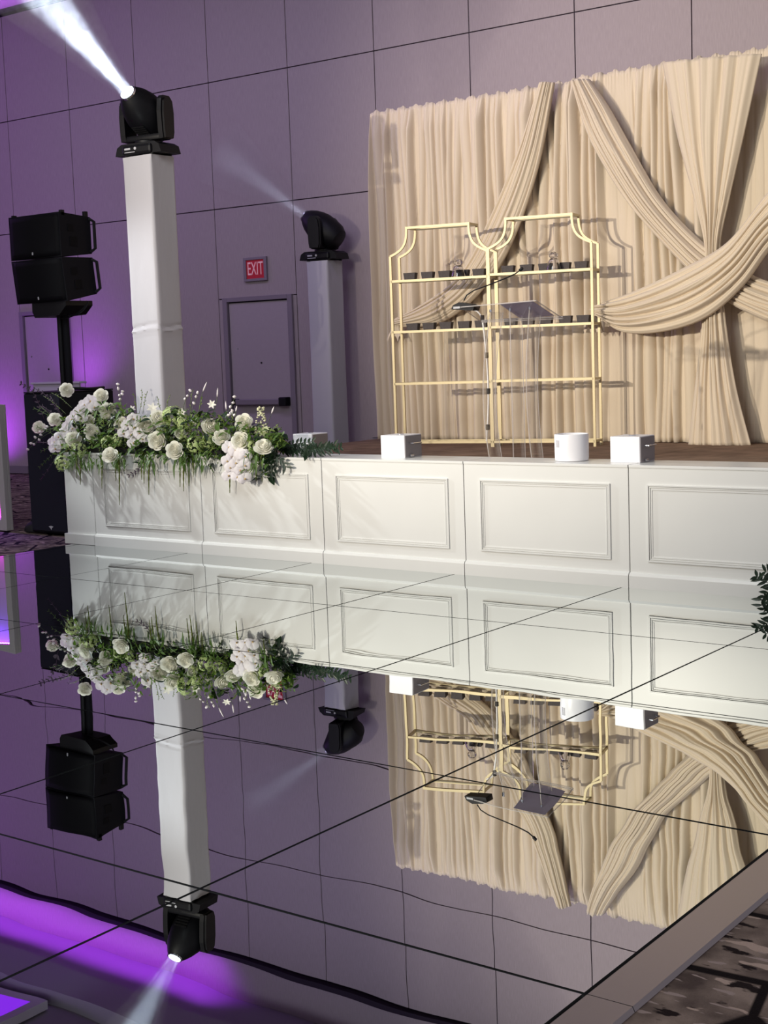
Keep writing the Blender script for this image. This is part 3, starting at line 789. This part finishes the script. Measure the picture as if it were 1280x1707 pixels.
beam(locB, dB, 0.052, 0.16, 1.3, haze_mat('haze_thin', 0.22, 3.0, 0.6, 1.2), 'faint bluish light beam leaving the stage light by the wall', 0.5, 0.36, (0.75, 0.82, 1.0), 70, 0.24)

# ================================================================== SPEAKERS
def speaker(loc, tilt, label):
    e = thing('line_array_speaker', loc, label, 'loudspeaker', 'stacked black loudspeakers')
    e.rotation_euler = (tilt, 0, 0)
    w, dp, h = 0.66, 0.36, 0.372
    b = MB(); b.prism([(0.02, 0.0), (dp, 0.03), (dp, h-0.03), (0.02, h)], 0, 0.0, w)
    b.build('cabinet', M_cab, e)
    b = MB()
    G = []
    for i in range(9):
        z = 0.012+(h-0.024)*i/8; G.append([(0.012+(w-0.024)*j/12, 0.018-0.028*(1-((j-6)/6)**2), z) for j in range(13)])
    b.grid(G); o = b.build('grille', M_grille, e, smooth='full'); o.modifiers.new('grille_thickness', 'SOLIDIFY').thickness = 0.004
    b = MB(); b.prism([(0.32, 0.03), (0.335, 0.03), (0.335, 0.05), (0.328, 0.055), (0.32, 0.05)], 1, -0.014, -0.0105); b.build('badge', M_logo, e)
    # bar handle standing off the rear of the side
    b = MB(); pts = [(w, dp-0.015, h-0.045), (w+0.035, dp+0.01, h-0.07), (w+0.035, dp+0.01, 0.075), (w, dp-0.015, 0.045)]
    b.tube(pts, 0.014, 8); b.build('handle', M_dark, e)
    b = MB(); b.box(w, w+0.006, 0.10, 0.165, 0.215, 0.275, 0.002); b.build('side_port', M_grille, e)
    b = MB(); b.box(w, w+0.006, 0.12, 0.20, 0.09, 0.17, 0.002); b.build('side_port', M_grille, e)
    if tilt == 0:
        for x, y in ((0.01, 0.04), (w-0.03, 0.04), (w-0.03, dp-0.06), (0.01, dp-0.06)):
            b = MB(); b.box(x, x+0.03, y, y+0.04, h-0.03, h+0.018, 0.004); b.build('rigging_pin', M_dark, e)
    return e
speaker((-8.57, 5.40, 2.362), 0.0, 'upper black loudspeaker of the two stacked on the pole')
speaker((-8.57, 5.438, 1.985), 0.10, 'lower black loudspeaker, tilted down beneath the upper one')
e = thing('speaker_pole', (-8.18, 5.62, 1.232), 'black twin-tube pole and bracket holding the two stacked loudspeakers', 'speaker stand')
b = MB(); b.tube([(-0.035, 0, 0), (-0.035, 0, 0.72)], 0.026, 14); b.build('pole_tube', M_dark, e, smooth=True)
b = MB(); b.tube([(0.03, 0.01, 0), (0.03, 0.01, 0.70)], 0.030, 14); b.build('pole_tube', M_cab, e, smooth=True)
b = MB(); b.prism([(-0.20, 0.76), (0.24, 0.76), (0.24, 0.72), (0.15, 0.645), (-0.17, 0.63), (-0.20, 0.68)], 1, -0.16, 0.14); b.build('mounting_bracket', M_dark, e)
b = MB(); b.tube(bez((0.10, -0.05, 0.66), (0.28, -0.1, 0.60), (0.36, -0.05, 0.66), (0.34, 0.0, 0.75), 14), 0.007, 6); b.tube(bez((0.05, -0.05, 0.62), (0.2, -0.1, 0.6), (0.30, -0.05, 0.66), (0.33, 0.0, 0.73), 14), 0.006, 6); b.build('power_cable', M_dark, e, smooth=True)

e = thing('subwoofer', (-8.10, 5.55, 0), 'black floor-standing subwoofer carrying the speaker pole, left of the stage', 'subwoofer')
b = MB(); b.box(-0.235, 0.24, -0.28, 0.32, 0.01, 1.215, 0.012); b.build('subwoofer_cabinet', M_cab, e)
b = MB(); b.box(-0.225, 0.23, -0.288, -0.278, 0.03, 1.20, 0.004); b.build('front_grille', M_subm, e)
b = MB(); b.prism([(0.0, 0.07), (0.03, 0.075), (0.06, 0.07), (0.04, 0.055), (0.032, 0.04), (0.022, 0.055)], 1, -0.291, -0.288); b.build('badge', M_logo, e)
b = MB(); b.box(-0.235, 0.24, -0.28, 0.32, 1.216, 1.226, 0.003); b.build('top_plate', M_dark, e)
b = MB(); pts = [(-8.04, 5.40, 1.24), (-7.95, 5.5, 1.245), (-7.88, 5.62, 1.236), (-7.90, 5.8, 1.24)]
b.tube(catmull(pts, 40), 0.012, 8); tag(b.build('audio_cable', M_dark, smooth=True), 'black cable lying across the subwoofer top', 'cable')
# sandbag-like weight at its foot
e = thing('stand_weight', (-8.45, 5.40, 0), 'small black weight bag on the carpet beside the subwoofer', 'weight bag')
b = MB(); G = []
for i in range(9):
    a = i/8*pi/2; row = []
    for k in range(17): 
        t = 2*pi*k/16; row.append((0.11*cos(a)*cos(t), 0.09*cos(a)*sin(t), 0.085*sin(a)))
    G.append(row)
b.grid(G); b.build('bag_body', M_seam, e, smooth='full')
b = MB(); b.tube([(-0.05, 0, 0.07), (-0.02, 0, 0.12), (0.02, 0, 0.12), (0.05, 0, 0.07)], 0.008, 6); b.build('bag_strap', M_dark, e)

# white counter by the wall with purple uplight behind, and uplights
e = thing('wall_counter', (-12.15, 9.1, 0), 'low pale counter against the wall glowing purple, behind the subwoofer', 'counter')
b = MB(); b.box(-0.42, 0.42, -0.22, 0.08, 0, 0.90, 0.004); b.build('counter_body', M_cabinet, e)
b = MB(); b.box(-0.45, 0.45, -0.25, -0.13, 1.205, 1.23, 0.004); b.build('counter_top', M_cabinet, e)
b = MB(); b.box(-0.42, 0.42, -0.23, -0.20, 0.90, 1.205, 0.002); b.build('counter_screen', M_cabinet, e)
def uplight(loc, label):
    e = thing('led_uplight', loc, label, 'uplight', 'purple wall uplights')
    b = MB(); b.lathe([(0.07, 0), (0.08, 0.01), (0.08, 0.07), (0.07, 0.08)], 20); b.build('lamp_can', M_dark, e, smooth=True)
    b = MB(); b.lathe([(0.001, 0.081), (0.062, 0.081)], 20, cap=False); b.build('lamp_lens', emis('uplight_lens', (150, 40, 255), 6), e)
uplight((-12.35, 9.02, 0.902), 'small black uplight standing on the pale counter by the wall')
uplight((-14.3, 9.0, 0.0), 'small black uplight on the carpet at the foot of the far left wall')

# illuminated white booth at the left picture edge
e = thing('light_up_booth', (-8.68, 5.27, 0), 'white framed booth front glowing purple at the left picture edge', 'booth')
bw, bh = 1.3, 1.12
b = MB(); t = 0.075
b.box(-bw, -bw+t, 0, 0.05, 0, bh, 0.004); b.box(-t, 0, 0, 0.05, 0, bh, 0.004); b.box(-bw+t, -t, 0, 0.05, bh-t, bh, 0.004); b.box(-bw+t, -t, 0, 0.05, 0, 0.10, 0.004)
b.build('booth_frame', M_boothf, e)
b = MB(); b.box(-bw+t-0.01, -t+0.01, 0.035, 0.045, 0.09, bh-t+0.01); b.build('glow_panel', M_boothp, e)
b = MB(); b.box(-bw, 0.0, 0.05, 0.075, 0, bh-0.001, 0.003); b.build('booth_body', M_boothf, e)
area('booth_led_lower', (-9.33, 5.288, 0.11), (-9.33, 5.296, 0.75), 14, (1.0, 0.01, 0.75), 1.12, 0.02)
area('booth_led_upper', (-9.33, 5.288, 1.035), (-9.33, 5.296, 0.2), 14, (0.25, 0.06, 1.0), 1.12, 0.02)

# purple-lit ceiling coffer seen only in the mirror
e = thing('ceiling_light_box', (-12.95, 7.6, 6.52), 'purple-lit square ceiling fixture seen reflected at the lower left', 'ceiling light')
b = MB(); b.box(-0.9, 0.9, -0.45, 0.45, -0.16, -0.03, 0.004); b.build('fixture_body', M_cabinet, e)
b = MB(); b.box(-0.75, 0.75, -0.3, 0.3, -0.165, -0.161); b.build('diffuser', emis('purple_diffuser', (130, 40, 225), 1.4), e)
b = MB(); b.tube([(0, 0, -0.03), (0, 0, 0.02)], 0.03, 10); b.build('ceiling_rose', M_steel, e)

# ================================================================== FLOWERS
RF = random.Random(77)
def petal(mb, rad, ht, wid, curl, az, tilt, base=(0, 0, 0), n=5, cup=0.35):
    # petal grows from base upward/outward at azimuth az
    G = []
    ca, sa = cos(az), sin(az)
    for i in range(n+1):
        t = i/n; row = []
        out = rad*t*sin(tilt) + curl*t**3; up = ht*t*cos(tilt) - curl*0.5*t**4
        ww = wid*sin(pi*(0.12+0.80*t))**0.7*(1-0.15*t)
        for j in range(n+1):
            v = (j/n-0.5)*2; x = v*ww; dd = -cup*ww*v*v
            o_ = out - dd*-1.0
            row.append((base[0]+ca*o_-sa*x, base[1]+sa*o_+ca*x, base[2]+up-0.12*ww*v*v*(1 if t > .7 else 0)))
        G.append(row)
    mb.grid(G)
def rose_mesh(seed, R=0.036):
    r = random.Random(seed); b = MB()
    #          petals, radius, closing angle, half-span, rim flare
    layers = ((3, 0.22, 2.45, 1.3, 0.0), (4, 0.38, 2.30, 1.05, 0.02), (5, 0.56, 2.10, 0.90, 0.06), (5, 0.74, 1.90, 0.85, 0.14), (6, 0.92, 1.68, 0.75, 0.24), (6, 1.08, 1.45, 0.72, 0.34))
    for k, (cnt, rr, th, sp, fl) in enumerate(layers):
        for i in range(cnt):
            az = 2*pi*i/cnt+k*0.6+r.uniform(-0.12, 0.12); G = []; tw = r.uniform(0.9, 1.1); lift = r.uniform(-0.05, 0.05)
            for a in range(8):
                t = a/7; row = []
                for c in range(9):
                    v = (c/8-0.5)*2; th2 = th*tw*t*(1-0.10*v*v*t)
                    q = rr*R*(sin(th2) if th2 < pi/2 else 1-0.55*(1-sin(th2)))*(0.35+0.65*min(1, t*1.6)); q += fl*R*t**4*(1-0.3*v*v)+0.05*R*v*i/cnt
                    z = -rr*R*0.95*cos(th2)*(1.0 if rr > .5 else 1.1) - 0.10*R*(1.1-rr)*0 + R*lift - fl*R*0.45*t**5 + 0.38*R*(1.0-rr)
                    aa = az+v*sp*(0.45+0.55*sin(pi*min(1, 0.15+t*0.75)))
                    row.append((q*cos(aa), q*sin(aa), z))
                G.append(row)
            b.grid(G)
    return b.mesh('rose', M_rose, 'full')
def orchid_mesh(R=0.050):
    b = MB()
    def flat(az, L, w, z=0):
        G = []
        for i in range(5):
            t = i/4; ww = w*sin(pi*(0.1+0.85*t))**0.6
            G.append([(cos(az)*L*t-sin(az)*ww*v, sin(az)*L*t+cos(az)*ww*v, z+0.10*L*sin(pi*t)-0.12*L*v*v) for v in (-1, -0.5, 0, 0.5, 1)])
        b.grid(G)
    for az in (pi/2, pi/2+2.2, pi/2-2.2): flat(az, R, R*0.44)
    for az in (0.12, pi-0.12): flat(az, R*1.05, R*0.68, 0.004)
    b.mi = 1
    b.lathe([(0.001, 0.002), (R*0.16, 0.006), (R*0.13, 0.014), (R*0.02, 0.02)], 8, Matrix.Translation((0, -R*0.1, 0)))
    return b.mesh('orchid_bloom', [M_orchid, M_orcen], 'full')
def hyd_mesh(R=0.05, seed=1, m=None):
    r = random.Random(seed); b = MB()
    for i in range(70):
        z = r.uniform(-0.35, 1); a = r.uniform(0, 2*pi); q = math.sqrt(max(0, 1-z*z)); n = Vector((q*cos(a), q*sin(a), z))
        c = n*R*r.uniform(0.85, 1.05); x = n.orthogonal().normalized(); y = n.cross(x); s = R*0.19; ph = r.uniform(0, 1.5)
        for k in range(4):
            aa = ph+k*pi/2; d = x*cos(aa)+y*sin(aa); p = x*-sin(aa)+y*cos(aa)
            b.add([c, c+d*s*0.6+p*s*0.5+n*s*0.1, c+d*s*1.1-n*s*0.1, c+d*s*0.6-p*s*0.5+n*s*0.1], [(0, 3, 2, 1)])
    return b.mesh('hydrangea', m or M_hyd, 'full')
def leaf_geo(b, p, d, up, L, w, fold=0.25, n=4, droop=0.15):
    d = d.normalized(); s = d.cross(up)
    if s.length < 1e-3: s = d.orthogonal()
    s.normalize(); u = s.cross(d).normalized(); G = []
    for i in range(n+1):
        t = i/n; ww = w*sin(pi*min(0.98, 0.06+0.94*t))**0.8*(1-0.25*t); c = p+d*L*t-Vector((0, 0, 1))*droop*L*t*t
        G.append([c-s*ww+u*fold*ww, c, c+s*ww+u*fold*ww])
    b.grid(G)
def lily_mesh(R=0.05, m=None, n=6, wd=0.24):
    b = MB()
    for k in range(n):
        az = 2*pi*k/n; d = Vector((cos(az), sin(az), 0.55)); leaf_geo(b, Vector((0, 0, 0)), d, Vector((0, 0, 1)), R, R*wd, 0.3, 5, 0.3)
    return b.mesh('star_lily', m or M_rose, 'full')

FLY = 4.99
def fp(px, py, Y=FLY): return onY(px, py, Y)
FO = Vector((-6.3, 5.02, FZ))
FA = thing('floral_arrangement', FO, 'long low arrangement of white roses, orchids and greenery spilling over the stage corner', 'flower arrangement')
ROSES = [rose_mesh(s) for s in (1, 2, 3)]; ORCH = orchid_mesh(); HYD = [hyd_mesh(0.05, 1), hyd_mesh(0.045, 2)]
camv = Vector(CAM)
def place(name, me, px, py, Y, s=1.0, jit=0.35, upb=0.25, label=None):
    p = fp(px, py, Y); d = (camv-p).normalized()
    d = (d+Vector((RF.uniform(-jit, jit), RF.uniform(-jit, jit), RF.uniform(-jit, jit)+upb))).normalized()
    mx = Matrix.Translation(p-FO) @ d.to_track_quat('Z', 'Y').to_matrix().to_4x4() @ Matrix.Rotation(RF.uniform(0, 6.28) if name != 'orchid_bloom' else RF.uniform(-.4, .4), 4, 'Z') @ Matrix.Scale(s, 4)
    o = link(name, me, FA, mx)
    if label: o['label'] = label
    return o
roses = [(111,650,5.06,1.0),(167,659,5.06,1.05),(91,698,4.99,1.0),(179,685,4.97,1.15),(154,720,4.92,1.1),(122,730,4.92,1.1),(201,707,4.95,1.0),(244,711,4.93,1.2),(265,696,4.95,1.15),
         (260,735,4.88,1.2),(290,750,4.87,1.15),(64,711,5.1,0.95),(352,710,4.94,1.2),(406,704,4.97,1.15),(369,728,4.90,1.1),(400,735,4.88,1.15),(439,743,4.87,1.2),(182,757,4.86,1.1),(148,700,4.98,0.8),(300,722,4.92,0.7)]
for i, (px, py, Y, s) in enumerate(roses): place('rose', ROSES[i % 3], px, py, Y-0.04-max(0, py-715)*0.002, s*1.22)
for px, py, s in ((180,738,1.0),(131,750,1.0),(104,772,1.05),(306,722,0.95),(326,742,1.15),(348,736,0.95),(417,744,0.95),(288,694,1.25),(306,705,0.9),(118,742,0.7),(268,718,0.6),(198,733,.8)):
    place('hydrangea', HYD[RF.randint(0, 1)], px, py, 4.93-max(0, py-715)*0.002, s*1.3)
orch = [(150,668),(157,678),(141,674),(133,683),(126,690),(119,699),(136,696),(113,709),(121,714),(107,720),(98,728),(90,737),(92,747),(102,741),(114,727),
        (222,698),(211,708),(224,712),(206,722),(218,724),(232,722),(238,731),(222,738),
        (381,745),(392,751),(386,760),(400,757),(409,760),(379,768),(393,771),(384,779),(400,783),(409,775),(381,792),(396,795),(408,797)]
for px, py in orch: place('orchid_bloom', ORCH, px, py, 4.79 if px > 360 else (4.85 if px > 190 else 4.89), RF.uniform(0.85, 1.05), 0.3, 0.0)
LILY = lily_mesh(); STAR = lily_mesh(0.05, mat('pale_green_petal', (196, 204, 160), 0.6), 7, 0.2)
for px, py, s, m_ in ((254,681,1.1,LILY),(353,674,0.8,LILY),(302,688,0.8,LILY),(220,682,0.7,LILY),(183,762,1.1,LILY),(156,688,0.8,STAR),(437,720,1.0,STAR),(325,706,0.7,LILY),(320,742,0.6,STAR),(444,716,.7,STAR)):
    place('star_lily', m_, px, py, 4.95, s, 0.3, 0.3)

# foliage masses
def foliage(name, mat_, n, sizes, region, seed, parent=FA, wr=0.28, droop=0.3, Yc=4.98, spread=0.17, org=FO):
    r = random.Random(seed); b = MB()
    for _ in range(n):
        px, py = region(r); Y = Yc+r.uniform(-spread, spread); p = onY(px, py, Y)-org
        d = Vector((r.uniform(-1, 1), r.uniform(-1.3, 0.5), r.uniform(-0.6, 0.8)))
        L = r.uniform(*sizes); leaf_geo(b, p, d, Vector((r.uniform(-.3, .3), -0.5, 1)), L, L*wr*r.uniform(0.7, 1.2), 0.3, 4, droop)
    o = b.build(name, mat_, parent, 'full'); o['kind'] = 'stuff'; return o
def top_y(px): return np.interp(px, [70, 110, 150, 200, 240, 290, 330, 380, 430, 470, 510, 545, 570], [735, 690, 670, 668, 690, 678, 680, 690, 705, 720, 735, 742, 745])
def reg(a, b_, dn):
    return lambda r: (lambda px: (px, r.uniform(top_y(px)+4, top_y(px)+max(12, dn*(1 if px < 450 else .3)))))(r.uniform(a, b_))
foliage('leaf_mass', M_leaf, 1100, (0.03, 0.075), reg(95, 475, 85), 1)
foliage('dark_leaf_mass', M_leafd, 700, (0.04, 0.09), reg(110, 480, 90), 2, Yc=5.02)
foliage('fern_mass', M_leaff, 1300, (0.02, 0.06), reg(100, 470, 80), 3, wr=0.14)
def low(r):
    c = r.choice([125, 150, 172, 200, 245, 300, 310, 335, 430, 420]); return (c+r.gauss(0, 7), r.uniform(752, 776))
foliage('trailing_leaf_mass', M_leaf, 240, (0.025, 0.055), low, 4, wr=0.2, droop=1.6, Yc=4.82, spread=0.07)
b = MB(); b.box(-1.05, 0.75, -0.06, 0.17, 0.0, 0.045, 0.004); b.build('black_tray', M_seam, FA)
b = MB(); b.box(-1.0, 0.7, -0.04, 0.15, 0.045, 0.11, 0.02); b.build('floral_foam', M_traymoss, FA)
# hanging amaranthus
r = random.Random(8)
for px, y0, y1 in ((128,768,797),(134,768,808),(170,770,815),(193,768,802),(199,765,842),(240,768,806),(248,772,825),(300,768,812),(306,770,819),(315,770,810),(383,790,822),(427,765,802),(437,765,803),(236,765,800),(322,768,795)):
    a = fp(px+r.uniform(-2, 2), y0-12, 4.93); m_ = fp(px, (y0*2+y1)/3, 4.872); z = fp(px, y1, 4.872)
    P_ = catmull([tuple(a-FO), tuple(m_-FO), tuple((m_*.4+z*.6)-FO), tuple(z-FO)], 22)
    b = MB(); b.tube(P_, [0.002+(0.004+0.006*abs(sin(i*0.9+px)))*(1-i/22) for i in range(22)], 7); b.build('amaranthus_strand', M_amar, FA, smooth='full')
# upright twigs, grasses and bud stems
for i, (x0, y0, x1, y1, kind) in enumerate(((205,690,196,640,'b'),(200,690,204,652,'b'),(232,690,236,648,'t'),(238,690,246,652,'t'),(228,690,222,655,'t'),(280,690,284,658,'t'),(300,700,318,650,'b'),(312,700,330,655,'b'),
        (330,700,345,636,'g'),(352,700,363,646,'g'),(368,705,392,662,'b'),(372,705,384,690,'b'),(380,720,376,668,'g'),(386,710,388,684,'b'),(440,720,457,677,'g'),(396,710,395,676,'g'),
        (110,700,80,712,'b'),(105,705,60,722,'b'),(100,710,52,738,'b'),(100,712,48,748,'b'),(110,690,72,660,'t'),(120,680,86,655,'t'),(318,700,322,648,'t'),(270,690,262,660,'t'),(330,690,338,660,'t'),(460,730,465,706,'t'),(452,730,470,712,'t'))):
    a = fp(x0, y0, 5.02); z = fp(x1, y1, 5.05); mid = a.lerp(z, 0.55)+Vector((RF.uniform(-.02, .02), 0, 0.01))
    P_ = catmull([tuple(a-FO), tuple(mid-FO), tuple(z-FO)], 12)
    b = MB(); b.tube(P_, 0.0018, 5); b.mi = 1
    if kind == 'b':
        for k in range(3):
            c = Vector(P_[-1-k*2])+Vector((RF.uniform(-.012, .012), 0, RF.uniform(-.008, .01)))
            dq = Vector((RF.uniform(-1, 1), RF.uniform(-1, 0), RF.uniform(0, 1))).to_track_quat('Z', 'Y').to_matrix().to_4x4()
            b.lathe([(0.002, -0.012), (0.009, -0.004), (0.011, 0.005), (0.006, 0.016), (0.001, 0.019)], 8, Matrix.Translation(c) @ dq)
    elif kind == 'g':
        b.tube(P_[-4:], [0.003, 0.006, 0.005, 0.001], 6)
    else:
        for k in range(8):
            c = Vector(P_[3+k]); d = Vector((RF.uniform(-1, 1), RF.uniform(-.5, .5), RF.uniform(0, 1))); leaf_geo(b, c, d, Vector((0, -1, .3)), 0.018, 0.005, 0.2, 3)
    b.build({'b': 'budding_stem', 'g': 'grass_plume', 't': 'leafy_twig'}[kind], [M_stem, {'b': M_bud, 'g': M_bud, 't': M_leaff}[kind]], FA, 'full')
# stock spire of tiny blossoms
b = MB()
for k in range(70):
    t = RF.random(); a = RF.uniform(0, 6.28); c = fp(435, 722-44*t, 4.97)-FO+Vector((cos(a), sin(a), 0))*(0.045-0.025*t)
    b.lathe([(0.002, -0.006), (0.009, 0), (0.004, 0.006)], 6, Matrix.Translation(c))
o = b.build('blossom_spire', mat('cream_blossom', (212, 212, 176), 0.7), FA, 'full')
# leafy sprays trailing along the ledge to the right
def sprig(name, pts, mat_, parent, org, L=0.05, n=16, wr=0.2, seed=0, face=None):
    r = random.Random(seed); P_ = catmull([tuple(p-org) for p in pts], n); b = MB(); b.tube(P_, 0.002, 5)
    for i in range(1, n):
        t = (Vector(P_[i])-Vector(P_[i-1])).normalized(); s = t.cross(Vector((0.6, -0.8, 0.1))).normalized()
        for sg in (-1, 1):
            d = t*0.8+s*sg*0.9+Vector((r.uniform(-.3, .3), r.uniform(-.5, .2), r.uniform(-.2, .3)))
            leaf_geo(b, Vector(P_[i]), d, Vector((0.5, -0.8, 0.3)), L*r.uniform(0.7, 1.15), L*wr, 0.25, 4, 0.1)
    return b.build(name, mat_, parent, 'full')
S = [((450,748),(480,742),(505,738),(520,736)), ((470,752),(495,750),(515,752),(528,752)), ((500,752),(530,753),(550,749),(567,746)), ((510,750),(535,746),(548,745),(556,743)),
     ((440,745),(455,758),(470,768),(476,778)), ((450,750),(456,765),(458,778),(450,790)), ((440,752),(446,768),(444,778),(443,786)), ((380,735),(376,745),(372,752),(376,770)),
     ((470,745),(490,752),(505,757),(512,760)), ((460,740),(482,748),(500,745),(512,747))]
for i, p in enumerate(S): sprig('leafy_spray', [fp(a, c, 5.0 if c < 758 else 4.88) for a, c in p], M_leafd, FA, FO, 0.055, 12, 0.2, i)
sprig('leafy_spray', [fp(a, c, 4.9) for a, c in ((240,760),(236,775),(228,785),(216,792))], M_plum, FA, FO, 0.03, 7, 0.2, 31)
sprig('dusky_spray', [fp(a, c, 5.15) for a, c in ((74,700),(64,672),(52,650),(36,640))], M_plum, FA, FO, 0.035, 9, 0.24, 32)
sprig('dusky_spray', [fp(a, c, 5.15) for a, c in ((100,690),(85,668),(72,655),(58,648))], M_plum, FA, FO, 0.03, 8, 0.24, 33)
for i in range(12):   # wispy growth over the subwoofer at the left end
    a = fp(120+RF.uniform(-15, 15), 735+RF.uniform(-15, 15), 5.02); z = fp(70+RF.uniform(-12, 20), 690+RF.uniform(-30, 110), 5.0)
    sprig('wispy_spray', [a, a.lerp(z, .5)+Vector((0, 0, .02)), z], M_leaf if i % 2 else M_plum, FA, FO, 0.022, 10, 0.12, 40+i)

# second arrangement on the floor at the right edge
FO2 = Vector((-1.18, 4.70, 0.0))
FB = thing('floor_arrangement', FO2, 'dark leafy greenery on the mirrored floor at the right picture edge', 'flower arrangement')
b = MB(); b.box(-0.09, 0.4, -0.08, 0.08, 0.0, 0.06, 0.006); b.build('black_tray', M_seam, FB)
for i, p in enumerate((((1330,1000),(1300,985),(1280,972),(1262,962)), ((1335,985),(1305,965),(1290,957),(1276,953)), ((1330,990),(1300,978),(1284,984),(1270,1000)), ((1340,970),(1310,950),(1295,955),(1282,966)), ((1330,1000),(1310,1000),(1295,1004),(1282,1002)))):
    sprig('leafy_spray', [onY(a, c, 4.80) for a, c in p], M_leafd, FB, FO2, 0.055, 10, 0.2, 60+i)
for i in range(10):
    a = onY(1350, 990, 4.75); z = onY(1310+RF.uniform(0, 80), 920+RF.uniform(0, 60), 4.75)
    sprig('leafy_spray', [a, a.lerp(z, .5), z], M_leaf, FB, FO2, 0.06, 8, 0.22, 80+i)
for px, py in ((1345, 950), (1375, 965), (1360, 985)):
    p = onY(px, py, 4.72); link('rose', ROSES[0], FB, Matrix.Translation(p-FO2) @ Matrix.Scale(1.1, 4))
